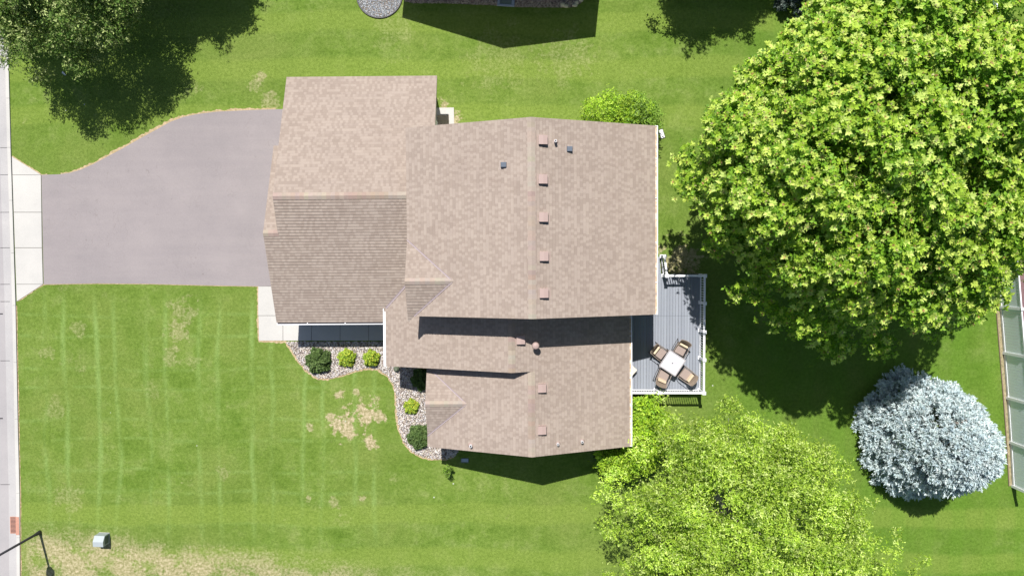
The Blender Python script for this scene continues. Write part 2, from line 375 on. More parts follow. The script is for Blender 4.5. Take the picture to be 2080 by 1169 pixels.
# ragged earth edges
def edge_strip(name, pl, w, z, mat, jit=0.5):
    m = MB(); pts = []
    for i in range(len(pl) - 1):
        a, b = Vector(G(*pl[i])), Vector(G(*pl[i + 1])); n = max(2, int((b - a).length / 0.09)); d = (b - a).normalized(); nr = Vector((-d.y, d.x, 0))
        for j in range(n): pts.append((a + (b - a) * j / n, nr))
    vs = []; u = 0
    for p, nr in pts:
        u = 0.7 * u + random.uniform(-1, 1) * jit * w * 0.7; k = w * random.uniform(0.6, 1.2)
        vs.append((p + nr * (k + u * 0.6))); vs.append((p - nr * (0.25 * w + random.random() * w * 0.2)))
    m.add([(v.x, v.y, z) for v in vs], [(2 * i, 2 * i + 1, 2 * i + 3, 2 * i + 2) for i in range(len(pts) - 1)])
    return tag(m.build(name, mat), kind='structure')
k = NT('straw_edge', 1.0, 0.03); P = k.pos(); f = k.noise(P, 9, 4, 0.75)
k.color(k.ramp(f, [(0.3, (0.17, 0.19, 0.06)), (0.48, (0.34, 0.25, 0.15)), (0.7, (0.47, 0.38, 0.25))])); M_straw = k.m
edge_strip('lawn_edge_drive_north', drive[1:15][::-1], -0.11, 0.006, M_straw)
edge_strip('lawn_edge_drive_south', drive[17:], -0.09, 0.006, M_straw)
edge_strip('lawn_edge_apron_north', [(24.5, 318), (84, 355), (100, 355)], 0.05, 0.0065, M_straw)
edge_strip('lawn_edge_apron_south', [(95, 577), (88, 577), (34, 612)], 0.05, 0.0065, M_straw)
edge_strip('lawn_edge_walk', [(524.5, 581), (526, 692), (585, 693)], -0.09, 0.0065, M_straw)
edge_strip('lawn_edge_kerb', [(33, 620), (37.5, 850), (41, 1000), (42, 1180)], 0.05, 0.0065, M_straw)

# ------------------------------------------------------------------ loose stone
def in_poly(P, poly):
    x, y = P[:, 0], P[:, 1]; inside = np.zeros(len(P), bool); n = len(poly)
    for i in range(n):
        x1, y1 = poly[i][:2]; x2, y2 = poly[(i + 1) % n][:2]
        c = ((y1 > y) != (y2 > y)) & (x < (x2 - x1) * (y - y1) / (y2 - y1 + 1e-12) + x1); inside ^= c
    return inside
def stones(name, poly, dens, smin, smax, palette, z, mat):
    A = np.array([p[:2] for p in poly]); lo, hi = A.min(0), A.max(0)
    n = int(dens * np.prod(hi - lo)); P = rng.uniform(lo, hi, (n, 2)); P = P[in_poly(P, poly)]; n = len(P)
    base = np.array([[1, 0, 0], [0.3, 0.9, 0.05], [-0.8, 0.55, 0], [-0.85, -0.5, 0.05], [0.35, -0.9, 0], [0.15, 0.05, 0.72], [0, 0, -0.4]], float)
    F0 = np.array([[0, 1, 5], [1, 2, 5], [2, 3, 5], [3, 4, 5], [4, 0, 5], [1, 0, 6], [2, 1, 6], [3, 2, 6], [4, 3, 6], [0, 4, 6]])
    s = rng.uniform(smin, smax, n)[:, None, None] * 0.5; a = rng.uniform(0, 6.28, n)
    V = base[None] * rng.uniform(0.7, 1.25, (n, 7, 3)) * s
    c, sn = np.cos(a)[:, None], np.sin(a)[:, None]
    X = V[..., 0] * c - V[..., 1] * sn; Y = V[..., 0] * sn + V[..., 1] * c
    Z = V[..., 2] + z + rng.uniform(0, 0.02, n)[:, None]
    V = np.stack([X + P[:, :1], Y + P[:, 1:], Z], -1).reshape(-1, 3)
    F = (F0[None] + (np.arange(n) * 7)[:, None, None]).reshape(-1, 3)
    pal = np.array(palette); C = pal[rng.integers(0, len(pal), n)] * rng.uniform(0.75, 1.15, (n, 1)); C = np.repeat(C, 7, 0)
    return tag(arr_mesh(name, V, F, C, mat), kind='stuff')
M_stone = mat_attr('loose_stone', 0.85, 0.15, var=0.1, scale=40)
bed = [(581, 693.5), (590, 706), (603, 728), (620, 750), (645, 768), (665, 769), (690, 763), (715, 754), (745, 747), (768, 749), (788, 763), (800, 782), (804, 805), (806, 840), (811, 872), (820, 897), (836, 916), (856, 927), (878, 931), (905, 932), (925, 925), (940, 900), (940, 740), (840, 693.5), (590, 693.5)]
bedp = [G(*q)[:2] for q in bed]
sheet('rock_bed', bedp, 0.008, plain('bed_soil', (0.17, 0.14, 0.115), 1, 0.05, 0.3, 12))
o = stones('river_rock', bedp, 620, 0.045, 0.10, [(0.56, 0.52, 0.48), (0.50, 0.42, 0.37), (0.62, 0.60, 0.58), (0.40, 0.34, 0.31), (0.54, 0.49, 0.40), (0.46, 0.44, 0.45), (0.24, 0.2, 0.18)], 0.012, M_stone)
tag(o, 'pale pink and white river rock filling the bed by the front walk', 'gravel')
edge_strip('lawn_edge_bed', bed[:21], -0.085, 0.0095, M_straw)

circ = [(771 + 46 * math.cos(a), -9 + 46 * math.sin(a)) for a in np.linspace(0, 2 * math.pi, 40, endpoint=False)]
circp = [G(*q)[:2] for q in circ]
sheet('gravel_circle', circp, 0.008, bpy.data.materials['bed_soil'])
o = stones('grey_gravel', circp, 900, 0.035, 0.075, [(0.35, 0.38, 0.41), (0.26, 0.29, 0.33), (0.46, 0.48, 0.50), (0.30, 0.31, 0.31), (0.40, 0.36, 0.33)], 0.012, M_stone)
tag(o, 'blue grey gravel inside the black edged round bed', 'gravel')
m = MB(); cc = [(*p, 0.05) for p in circp] + [(*circp[0], 0.05)]; m.tube(cc, 0.035, 6)
tag(m.build('bed_edging', M_dark), 'black plastic edging ring round the grey gravel circle', 'edging')
band = [(826, -40), (822, 3), (838, 7), (900, 7), (1000, 11), (1050, 15), (1130, 15.5), (1165, 15), (1180, 7), (1186, -4), (1186, -40)]
bandp = [G(*q)[:2] for q in band]
sheet('mulch_bed', bandp, 0.008, bpy.data.materials['bed_soil'])
o = stones('pebble_mulch', bandp, 900, 0.03, 0.065, [(0.48, 0.37, 0.30), (0.56, 0.47, 0.38), (0.36, 0.28, 0.24), (0.62, 0.56, 0.46)], 0.012, M_stone)
tag(o, 'brown pebbles in the shaded bed along the neighbouring house', 'gravel')

# ------------------------------------------------------------------ the house
YAW = 0.0065; PIT = 0.4266
house = empty('house', (0, 0, 0), YAW, 'suburban split level house with several brown shingled gable roofs, beside the grey driveway', 'house')
def HW(px, py, z):
    x, y, _ = G(px, py, z); c, s = math.cos(-YAW), math.sin(-YAW); return (x * c - y * s, x * s + y * c, z)
COURSE = 0.145
def clip(poly, a, b, c):          # keep a*u + b*v + c >= 0
    out = []
    for i in range(len(poly)):
        p, q = poly[i], poly[(i + 1) % len(poly)]; dp = a * p[0] + b * p[1] + c; dq = a * q[0] + b * q[1] + c
        if dp >= 0: out.append(p)
        if (dp >= 0) != (dq >= 0): t = dp / (dp - dq); out.append((p[0] + (q[0] - p[0]) * t, p[1] + (q[1] - p[1]) * t))
    return out
def slope(m, slab, ref, udir, vdir, pitch, plan_polys, tab=0.022):
    """ref: point on the eave line; udir along the eave, vdir uphill (plan unit vectors); plan_polys: convex polygons in plan x,y"""
    k = math.sqrt(1 + pitch * pitch); nrm = Vector((-vdir[0] * pitch, -vdir[1] * pitch, 1)).normalized()
    def P3(u, v, h): x = ref[0] + udir[0] * u + vdir[0] * v / k; y = ref[1] + udir[1] * u + vdir[1] * v / k; z = ref[2] + v / k * pitch; return (x + nrm.x * h, y + nrm.y * h, z + nrm.z * h)
    flip = (udir[0] * vdir[1] - udir[1] * vdir[0]) < 0
    for pp in plan_polys:
        uv = [((x - ref[0]) * udir[0] + (y - ref[1]) * udir[1], ((x - ref[0]) * vdir[0] + (y - ref[1]) * vdir[1]) * k) for x, y in pp]
        v0 = min(q[1] for q in uv); v1 = max(q[1] for q in uv)
        for r in range(math.floor(v0 / COURSE), math.ceil(v1 / COURSE)):
            a, b = r * COURSE, (r + 1) * COURSE
            q = clip(clip(uv, 0, 1, -a), 0, -1, b)
            if len(q) < 3: continue
            ar = sum(q[i][0] * q[(i + 1) % len(q)][1] - q[(i + 1) % len(q)][0] * q[i][1] for i in range(len(q)))
            if abs(ar) < 1e-5: continue
            vs = [P3(u, v, tab * (1 - (v - a) / COURSE)) for u, v in q]; f = tuple(range(len(q)))
            if (ar > 0) == flip: f = f[::-1]
            m.add(vs, [f], [(u, min(max(v, a + 0.002), b - 0.002)) for u, v in q])
            low = [p for p in q if abs(p[1] - a) < 1e-6]
            if len(low) >= 2:
                u0, u1 = min(p[0] for p in low), max(p[0] for p in low)
                m.add([P3(u0, a, -0.002), P3(u1, a, -0.002), P3(u1, a, tab), P3(u0, a, tab)], [(0, 1, 2, 3) if not flip else (3, 2, 1, 0)], [(u0, a + 0.01), (u1, a + 0.01), (u1, a + 0.01), (u0, a + 0.01)])
        # timber deck and fascia under the shingles
        n = len(uv); t = [P3(u, v, -0.006) for u, v in uv]; b = [P3(u, v, -0.15) for u, v in uv]
        slab.add(t + b, [tuple(range(n)), tuple(range(2 * n - 1, n - 1, -1))] + [(i, i + n, (i + 1) % n + n, (i + 1) % n) for i in range(n)])
def rect(x0, x1, y0, y1): return [(x0, y0), (x1, y0), (x1, y1), (x0, y1)]
CAPC = [(0.306, 0.255, 0.213), (0.296, 0.240, 0.200), (0.315, 0.265, 0.220), (0.272, 0.212, 0.176)]
def caps(m, a, b, pitch, w=0.16, step=0.2):
    """ridge cap shingles from a to b (horizontal ridge)"""
    a = Vector(a); b = Vector(b); d = (b - a).normalized(); s = Vector((-d.y, d.x, 0)); n = int((b - a).length / step); st = (b - a).length / n
    cur = random.choice(CAPC)
    for i in range(n):
        if random.random() < 0.35: cur = random.choice(CAPC)
        m.cur = tuple(x * random.uniform(0.96, 1.04) for x in cur)
        p = a + d * i * st; q = a + d * (i + 1) * st; z0, z1 = 0.036, 0.024
        for sg in (1, -1):
            e0 = p + s * sg * w + Vector((0, 0, z0 - pitch * w)); e1 = q + s * sg * w + Vector((0, 0, z1 - pitch * w)); r0 = p + Vector((0, 0, z0)); r1 = q + Vector((0, 0, z1))
            g0 = e0 - Vector((0, 0, 0.02)); g1 = e1 - Vector((0, 0, 0.02))
            m.add([r0, r1, e1, e0, g0, g1], [(0, 3, 2, 1) if sg > 0 else (0, 1, 2, 3), (3, 4, 5, 2) if sg > 0 else (3, 2, 5, 4)])
        m.add([p + Vector((0, 0, z0)), p + s * w + Vector((0, 0, z0 - pitch * w)), p + s * w + Vector((0, 0, z0 - 0.03 - pitch * w)), p + Vector((0, 0, 0)), p - s * w + Vector((0, 0, z0 - 0.03 - pitch * w)), p - s * w + Vector((0, 0, z0 - pitch * w))], [(0, 1, 2, 3), (0, 3, 4, 5)])
def walls(x0, x1, y0, y1, ze_fn, axis, zr, mat, name='wall', z0=0.0):
    """four walls, gable ends across the ridge axis"""
    m = MB(); xm, ym = (x0 + x1) / 2, (y0 + y1) / 2
    if axis == 'y': pts = [(x0, ze_fn), (x1, ze_fn)]
    if axis == 'y':      # ridge runs along y
        A = [(x0, y0, z0), (x1, y0, z0), (x1, y0, ze_fn), (xm, y0, zr), (x0, y0, ze_fn)]; B = [(x, y1, z) for x, _, z in A]
    else:
        A = [(x0, y1, z0), (x0, y0, z0), (x0, y0, ze_fn), (x0, ym, zr), (x0, y1, ze_fn)]; B = [(x1, y, z) for _, y, z in A]
    m.add(A + B, [(0, 1, 2, 3, 4), (9, 8, 7, 6, 5), (0, 5, 6, 1), (1, 6, 7, 2), (2, 7, 8, 3), (3, 8, 9, 4), (4, 9, 5, 0)])
    return m.build(name, mat, house)

# --- numbers measured from the photograph
gxw, gxe, gyN, gyS, gze = -11.132, -3.914, 8.870, -2.8945, 2.586
gry = (gyN + gyS) / 2; grz = gze + PIT * (gyN - gry)
gxf, gfN = -11.810, 5.605; fry = (gfN + gyS) / 2; frz = gze + PIT * (fry - gyS)
uxw, uxe, uyS, uyN, uze = -5.033, 6.032, -2.425, 5.953, 5.3925
urx = (uxw + uxe) / 2; urz = uze + PIT * (uxe - urx)
mxw, myS, mrx, mrz = -6.460, -5.001, -0.389, 5.465; mze = mrz - PIT * (mrx - mxw)
sxw, sxe, syS, srx, srz = -4.494, 5.200, -8.898, 0.490, 5.090; sze = srz - PIT * (srx - sxw); see = srz - PIT * (sxe - srx)

# garage roof
m, sb = MB(), MB()
slope(m, sb, (0, gyN, gze), (-1, 0), (0, -1), PIT, [rect(gxw, gxe, gry, gyN)])
slope(m, sb, (0, gyS, gze), (1, 0), (0, 1), PIT, [rect(gxw, gxe, gyS, gry), rect(gxf, gxw, gyS, fry)])
slope(m, sb, (0, gfN, gze), (-1, 0), (0, -1), PIT, [rect(gxf, gxw + 0.12, fry, gfN)])
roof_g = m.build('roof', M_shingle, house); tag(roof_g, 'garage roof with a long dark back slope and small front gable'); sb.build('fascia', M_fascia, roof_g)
def cap(parent, *a): m = MB(); caps(m, *a); return m.build('ridge_cap', M_cap, parent)
cap(roof_g, (gxw + 0.02, gry, grz), (-4.9, gry, grz), PIT); cap(roof_g, (gxf, fry, frz), (gxw + 0.04, fry, frz), PIT, 0.15)
# upper roof with its small front cross gable
q = 0.50
yn = HW(825, 487, uze)[1]; yr = None
for it in range(8):
    zr_ = uze + q * (yn - (yr if yr is not None else yn - 1.8)); yr = HW(820, 571, zr_)[1]
cgr, cgz, cgS = yr, uze + q * (yn - yr), 2 * yr - yn
cgx = uxw + (cgz - uze) / PIT           # where its ridge meets the upper slope
m, sb = MB(), MB()
slope(m, sb, (uxw, 0, uze), (0, -1), (1, 0), PIT, [[(uxw, yn), (uxw, uyN), (urx, uyN), (urx, yn)], [(uxw, yn), (urx, yn), (urx, uyS), (uxw + (cgz - q * abs(cgr - uyS) - uze) / PIT, uyS), (cgx, cgr)]])
slope(m, sb, (uxe, 0, uze), (0, 1), (-1, 0), PIT, [rect(urx, uxe, uyS, uyN)])
slope(m, sb, (0, yn, uze), (-1, 0), (0, -1), q, [[(uxw, cgr), (uxw, yn), (uxw + 0.02, yn), (cgx, cgr)]])
slope(m, sb, (0, cgS, uze), (1, 0), (0, 1), q, [[(uxw, cgS), (uxw + 0.05, cgS), (uxw + (cgz - q * abs(cgr - uyS) - uze) / PIT, uyS - 0.005), (cgx, cgr), (uxw, cgr)]])
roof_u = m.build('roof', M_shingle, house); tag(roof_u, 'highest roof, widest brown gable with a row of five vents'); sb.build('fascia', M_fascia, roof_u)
cap(roof_u, (urx, uyN, urz), (urx, uyS, urz), PIT); cap(roof_u, (uxw, cgr, cgz), (cgx + 0.06, cgr, cgz), q, 0.14)
# middle and lower roof
gq = 0.50; y1s = HW(869, 884, sze)[1]
g2 = None
for it in range(8):
    zr_ = sze + gq * ((g2 if g2 is not None else y1s + 1.7) - y1s); g2 = HW(865, 820, zr_)[1]
g2z = sze + gq * (g2 - y1s); g2N = 2 * g2 - y1s; g2x = sxw + (g2z - sze) / PIT
m, sb = MB(), MB()
slope(m, sb, (mxw, 0, mze), (0, -1), (1, 0), PIT, [rect(mxw, mrx, myS, -0.35)])
slope(m, sb, (sxe, 0, see), (0, 1), (-1, 0), PIT, [rect(mrx, sxe, myS, -2.02), rect(srx, sxe, syS, myS)])
slope(m, sb, (sxw, 0, sze), (0, -1), (1, 0), PIT, [rect(sxw, srx, syS, y1s), [(sxw, y1s), (srx, y1s), (srx, g2), (g2x, g2)], [(g2x, g2), (srx, g2), (srx, -4.6), (sxw + 0.3, -4.6), (sxw, min(g2N, -4.6))]])
slope(m, sb, (0, g2N, sze), (-1, 0), (0, -1), gq, [[(sxw, g2), (sxw, g2N), (g2x, g2)]])
slope(m, sb, (0, y1s, sze), (1, 0), (0, 1), gq, [[(sxw, y1s), (g2x, g2), (sxw, g2)]])
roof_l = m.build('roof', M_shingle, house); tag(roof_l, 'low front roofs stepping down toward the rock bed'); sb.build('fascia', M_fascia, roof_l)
cap(roof_l, (mrx, -2.0, mrz), (mrx, myS, mrz), PIT); cap(roof_l, (srx, myS - 0.02, srz), (srx, syS, srz), PIT); cap(roof_l, (sxw, g2, g2z), (g2x, g2, g2z), gq, 0.14)

# valley flashings
def flashing(a, b, parent, w=0.07):
    m = MB(); a = Vector(a); b = Vector(b); d = (b - a).normalized(); s = Vector((-d.y, d.x, 0)).normalized()
    m.add([a - s * w / 2 + Vector((0, 0, 0.05)), b - s * w / 2 + Vector((0, 0, 0.05)), b + Vector((0, 0, 0.03)), a + Vector((0, 0, 0.03))], [(0, 1, 2, 3)])
    m.add([a + Vector((0, 0, 0.03)), b + Vector((0, 0, 0.03)), b + s * w / 2 + Vector((0, 0, 0.05)), a + s * w / 2 + Vector((0, 0, 0.05))], [(0, 1, 2, 3)])
    m.build('valley_flashing', M_flash, parent)
flashing((uxw, yn, uze), (cgx - 0.08, cgr + 0.03, cgz - 0.02), roof_u)
flashing((uxw + (cgz - q * abs(cgr - uyS) - uze) / PIT, uyS, cgz - q * abs(cgr - uyS)), (cgx - 0.08, cgr - 0.05, cgz - 0.03), roof_u)
flashing((mxw + 0.02, gyS + (mze - gze) / PIT, mze), (uxw - 0.05, gyS + (mze + PIT * (uxw - mxw) - gze) / PIT, mze + PIT * (uxw - mxw)), roof_l, 0.1)
flashing((sxw, y1s, sze), (g2x - 0.06, g2 - 0.04, g2z - 0.03), roof_l)
flashing((sxw + 0.3, g2N - 0.25, sze + 0.13), (g2x - 0.06, g2 + 0.04, g2z - 0.03), roof_l)

# gutters
k = NT('gutter_debris', 1, 0.05); f = k.noise(k.pos(), 5, 4, 0.7); k.color(k.ramp(f, [(0.35, (0.30, 0.25, 0.22)), (0.5, (0.5, 0.36, 0.22)), (0.6, (0.56, 0.50, 0.44)), (0.75, (0.6, 0.58, 0.56))])); M_debris = k.m
def gutter(a, b, out, fill=M_debris, w=0.125):
    m = MB(); f = MB(); a = Vector(a); b = Vector(b); o_ = Vector(out); d = (b - a).normalized()
    def B(mm, o0, o1, z0, z1, e=0.0):
        q = [(a - d * e + o_ * o0), (b + d * e + o_ * o0), (b + d * e + o_ * o1), (a - d * e + o_ * o1)]
        mm.prism([(p.x, p.y) for p in q], a.z + z0, a.z + z1)
    B(m, 0.0, w, -0.13, -0.115); B(m, w - 0.035, w, -0.115, -0.005); B(m, 0.0, 0.014, -0.115, -0.02)
    for e0, e1 in ((a, a + d * 0.02), (b - d * 0.02, b)):
        q = [e0 + o_ * 0.014, e1 + o_ * 0.014, e1 + o_ * (w - 0.035), e0 + o_ * (w - 0.035)]; m.prism([(p.x, p.y) for p in q], a.z - 0.115, a.z - 0.012)
    n = max(2, int((b - a).length / 1.5))
    for i in range(1, n):
        c = a + (b - a) * (i + 0.15 * math.sin(i * 5)) / n; q = [c - d * 0.015, c + d * 0.015, c + d * 0.015 + o_ * (w - 0.01), c - d * 0.015 + o_ * (w - 0.01)]
        m.prism([(p.x, p.y) for p in q], a.z - 0.03, a.z - 0.002)
    g = m.build('gutter', M_white, house)
    q = [a + d * .02 + o_ * 0.016, b - d * .02 + o_ * 0.016, b - d * .02 + o_ * (w - 0.037), a + d * .02 + o_ * (w - 0.037)]; f.prism([(p.x, p.y) for p in q], a.z - 0.112, a.z - 0.05)
    f.build('gutter_debris', fill, g)
gutter((uxe, uyS, uze), (uxe, uyN, uze), (1, 0, 0)); gutter((sxe, syS, see), (sxe, -2.05, see), (1, 0, 0))
gutter((gxf + 0.02, gyS, gze), (mxw - 0.16, gyS, gze), (0, -1, 0), M_dark); gutter((mxw, gyS + (mze - gze) / PIT, mze), (mxw, myS, mze), (-1, 0, 0), M_pipe)

# walls
inset = 0.42; hw = lambda ze: ze + PIT * inset - 0.17
walls(gxw + inset, gxe - 0.3, gyS + inset, gyN - inset, hw(gze), 'x', grz - 0.17, M_siding)
walls(gxf + 0.25, gxw + inset + 0.1, gyS + inset, gfN - inset, hw(gze), 'x', frz - 0.17, M_siding)
walls(uxw + inset, uxe - inset, uyS + inset, uyN - inset, hw(uze), 'y', urz - 0.17, M_siding)
mm = MB(); x0, x1, y0, y1 = mxw + inset, 4.75, myS + inset, -2.0     # middle block, ridge off centre
A = [(x0, y0, 0), (x1, y0, 0), (x1, y0, see + PIT * (sxe - x1) - 0.17), (mrx, y0, mrz - 0.17), (x0, y0, hw(mze))]; B = [(x, y1, z) for x, _, z in A]
mm.add(A + B, [(0, 1, 2, 3, 4), (9, 8, 7, 6, 5), (0, 5, 6, 1), (1, 6, 7, 2), (2, 7, 8, 3), (3, 8, 9, 4), (4, 9, 5, 0)]); mm.build('wall', M_siding, house)
mm = MB(); x0, x1, y0, y1 = sxw + inset, 4.78, syS + inset, -4.55
A = [(x0, y0, 0), (x1, y0, 0), (x1, y0, see + PIT * (sxe - x1) - 0.17), (srx, y0, srz - 0.17), (x0, y0, hw(sze))]; B = [(x, y1, z) for x, _, z in A]
mm.add(A + B, [(0, 1, 2, 3, 4), (9, 8, 7, 6, 5), (0, 5, 6, 1), (1, 6, 7, 2), (2, 7, 8, 3), (3, 8, 9, 4), (4, 9, 5, 0)]); mm.build('wall', M_siding, house)
mm = MB()   # wall under the cross gables, brick fronted
mm.add([(uxw + 0.25, cgS + 0.3, 3.2), (uxw + 0.25, yn - 0.3, 3.2), (uxw + 0.25, yn - 0.3, uze - 0.05), (uxw + 0.25, cgr, cgz - 0.17), (uxw + 0.25, cgS + 0.3, uze - 0.05),
        (uxw + 0.6, cgS + 0.3, 3.2), (uxw + 0.6, yn - 0.3, 3.2), (uxw + 0.6, yn - 0.3, uze - 0.05), (uxw + 0.6, cgr, cgz - 0.17), (uxw + 0.6, cgS + 0.3, uze - 0.05)],
       [(4, 3, 2, 1, 0), (5, 6, 7, 8, 9), (0, 1, 6, 5), (1, 2, 7, 6), (2, 3, 8, 7), (3, 4, 9, 8), (4, 0, 5, 9)]); mm.build('wall', M_siding, house)

def window(axis, at, c, z0, w, h, out):
    """frame and pane set proud of a wall; axis is the wall's normal axis"""
    f = MB(); g = MB(); t = 0.06
    def bx(mm, a0, a1, b0, b1, d0, d1):
        d0, d1 = sorted((at + out * d0, at + out * d1))
        if axis == 'x': mm.box(d0, d1, a0, a1, b0, b1)
        else: mm.box(a0, a1, d0, d1, b0, b1)
    bx(f, c - w / 2 - t, c + w / 2 + t, z0 - t, z0, -0.02, 0.05); bx(f, c - w / 2 - t, c + w / 2 + t, z0 + h, z0 + h + t, -0.02, 0.05)
    bx(f, c - w / 2 - t, c - w / 2, z0, z0 + h, -0.02, 0.05); bx(f, c + w / 2, c + w / 2 + t, z0, z0 + h, -0.02, 0.05); bx(f, c - 0.02, c + 0.02, z0, z0 + h, 0.0, 0.035)
    fr = f.build('window', M_white, house); bx(g, c - w / 2, c + w / 2, z0, z0 + h, -0.01, 0.012); g.build('pane', M_glass, fr)
window('y', syS + inset, -1.8, 1.0, 1.3, 1.2, -1); window('y', syS + inset, 2.2, 1.0, 1.3, 1.2, -1); window('x', sxw + inset, -7.0, 1.0, 1.8, 1.3, -1)
window('x', uxe - inset, 3.6, 3.4, 1.5, 1.2, 1); window('x', uxe - inset, 0.8, 3.4, 1.2, 1.2, 1); window('x', uxe - inset, 3.8, 1.0, 1.5, 1.2, 1)
window('y', uyN - inset, 2.5, 3.3, 1.2, 1.2, 1); window('y', uyN - inset, 4.4, 3.3, 1.0, 1.2, 1); window('y', gyN - inset, -7.5, 1.2, 1.0, 0.9, 1)
window('x', 4.78, -6.3, 1.0, 1.4, 1.2, 1); window('y', uyS + inset, 3.2, 5.2 - 0.3, 0.9, 0.7, -1)
for cy, w in ((1.1, 4.9), (6.3, 2.7)):
    m = MB(); xw = gxf + 0.25 if cy < 4 else gxw + inset
    for r_ in range(4):
        for s_ in range(int(w / 0.6)): y = cy - w / 2 + s_ * w / int(w / 0.6); m.box(xw - 0.05, xw + 0.01, y + 0.02, y + w / int(w / 0.6) - 0.02, 0.06 + r_ * 0.53, 0.06 + r_ * 0.53 + 0.50)
    m.build('garage_door', M_white, house)
m = MB(); m.box(4.74, 4.83, -3.9, -2.3, 0.80, 2.85); pd = m.build('patio_door', M_white, house); m = MB(); m.box(4.825, 4.845, -3.8, -3.12, 0.92, 2.75); m.box(4.825, 4.845, -3.06, -2.4, 0.92, 2.75); m.build('pane', M_glass, pd)
m = MB(); m.box(gxe - 0.31, gxe - 0.24, 6.25, 7.1, 0.05, 2.1); m.build('door', M_white, house)

# roof vents and pipes
def on_east(px, py, xr, zr):           # height of an east facing slope under a pixel
    z = zr - 0.5
    for _ in range(12): p = HW(px, py, z); z = zr - PIT * (p[0] - xr)
    return p
def on_west(px, py, xr, zr):
    z = zr - 0.5
    for _ in range(12): p = HW(px, py, z); z = zr - PIT * (xr - p[0])
    return p
def box_vent(px, py, xr, zr, parent):
    x, y, z = on_east(px, py, xr, zr); m = MB(); w = 0.19
    t = 0.10; s = PIT
    # flange, hooded box with a gently folded lid
    m.add([(x - .25, y - .23, z + .25 * s + .012), (x + .27, y - .23, z - .27 * s + .012), (x + .27, y + .23, z - .27 * s + .012), (x - .25, y + .23, z + .25 * s + .012)], [(0, 1, 2, 3)])
    zt = z + 0.20
    m.add([(x - w, y - w, z + w * s), (x + w, y - w, z - w * s), (x + w, y + w, z - w * s), (x - w, y + w, z + w * s),
           (x - w, y - w, zt + .04), (x + w, y - w, zt - .05), (x + w, y + w, zt - .05), (x - w, y + w, zt + .04), (x, y - w, zt + .01), (x, y + w, zt + .01)],
          [(0, 1, 5, 8, 4), (1, 2, 6, 5), (2, 3, 7, 9, 6), (3, 0, 4, 7), (4, 8, 9, 7), (8, 5, 6, 9)])
    v = m.build('roof_vent', M_vent, parent, bevel=0.006)
    m = MB(); m.box(x - w + .03, x + w - .03, y - w - .004, y - w + .01, z + .0, zt - .055); m.build('louvre', M_dark, v)
for p in ((1103, 285), (1103, 364.5), (1104, 441.5), (1105, 520.5), (1105, 595)): box_vent(*p, urx, urz, roof_u)
for p in ((1058, 689.5),): box_vent(*p, mrx, mrz, roof_l)
for p in ((1101, 787), (1101, 872)): box_vent(*p, srx, srz, roof_l)
for (px, py, fn) in ((1023, 335, on_west), (1157, 303, on_east)):
    x, y, z = fn(px, py, urx, urz); m = MB()
    s = PIT if fn is on_east else -PIT
    m.add([(x - .13, y - .12, z + .13 * s), (x + .13, y - .12, z - .13 * s), (x + .13, y + .12, z - .13 * s), (x - .13, y + .12, z + .13 * s), (x - .11, y - .10, z + .15), (x + .11, y - .10, z + .15), (x + .11, y + .10, z + .17), (x - .11, y + .10, z + .17)], [(0, 1, 5, 4), (1, 2, 6, 5), (2, 3, 7, 6), (3, 0, 4, 7), (4, 5, 6, 7)])
    v = m.build('exhaust_hood', M_blackvent, roof_u, bevel=0.006)
    m = MB(); m.cur = (0.30, 0.25, 0.22); m.add([(x - .19, y - .2, z + .19 * s + .015), (x + .19, y - .2, z - .19 * s + .015), (x + .19, y + .2, z - .19 * s + .015), (x - .19, y + .2, z + .19 * s + .015)], [(0, 1, 2, 3)]); m.build('flange', M_dark if False else M_cap, v)
def stack(px, py, fn, xr, zr, h, r, parent, capr=0.0):
    x, y, z = fn(px, py, xr, zr); m = MB(); m.cyl(x, y, z - 0.08, z + h, r, r * 0.95, 14)
    v = m.build('vent_pipe', M_pipe, parent, smooth=False)
    m = MB(); m.cyl(x, y, z - 0.05, z + 0.05, r * 2.2, r * 1.4, 14); m.build('collar', M_vent, v)
    m = MB()
    if capr: m.tube([(x, y, z + h), (x, y, z + h + .05), (x, y, z + h + .12), (x, y, z + h + .16)], [capr, capr, capr * 0.8, capr * 0.25], 20); m.build('cap', M_vent if capr > .1 else M_pipe, v)
    else: m.cyl(x, y, z + h - 0.02, z + h + 0.004, r * 0.65, None, 12); m.build('opening', M_dark, v)
stack(1128, 288, on_east, urx, urz, 0.32, 0.06, roof_u)
stack(1087.5, 699, on_east, mrx, mrz, 0.55, 0.09, roof_l, 0.165)
stack(956.5, 903.5, on_west, srx, srz, 0.25, 0.07, roof_l)
stack(1133, 900, on_east, srx, srz, 0.22, 0.06, roof_l); stack(1182, 895, on_east, srx, srz, 0.25, 0.06, roof_l)

# entry pad by the side door
o = slabs('side_door_pad', [[G(*q)[:2] for q in ((880, 219), (922.5, 218.5), (923, 262), (880, 262))]], 0.05, M_conc)
p = G(900, 245, 0.06); m = MB(); m.box(-0.3, 0.3, -0.28, 0.28, 0, 0.015)
tag(m.build('doormat', plain('mat_fibre', (0.34, 0.29, 0.22), 1, 0.05, 0.4, 20), loc=(p[0], p[1], 0.052), bevel=0.01), 'brown doormat on the small concrete pad behind the garage', 'doormat')

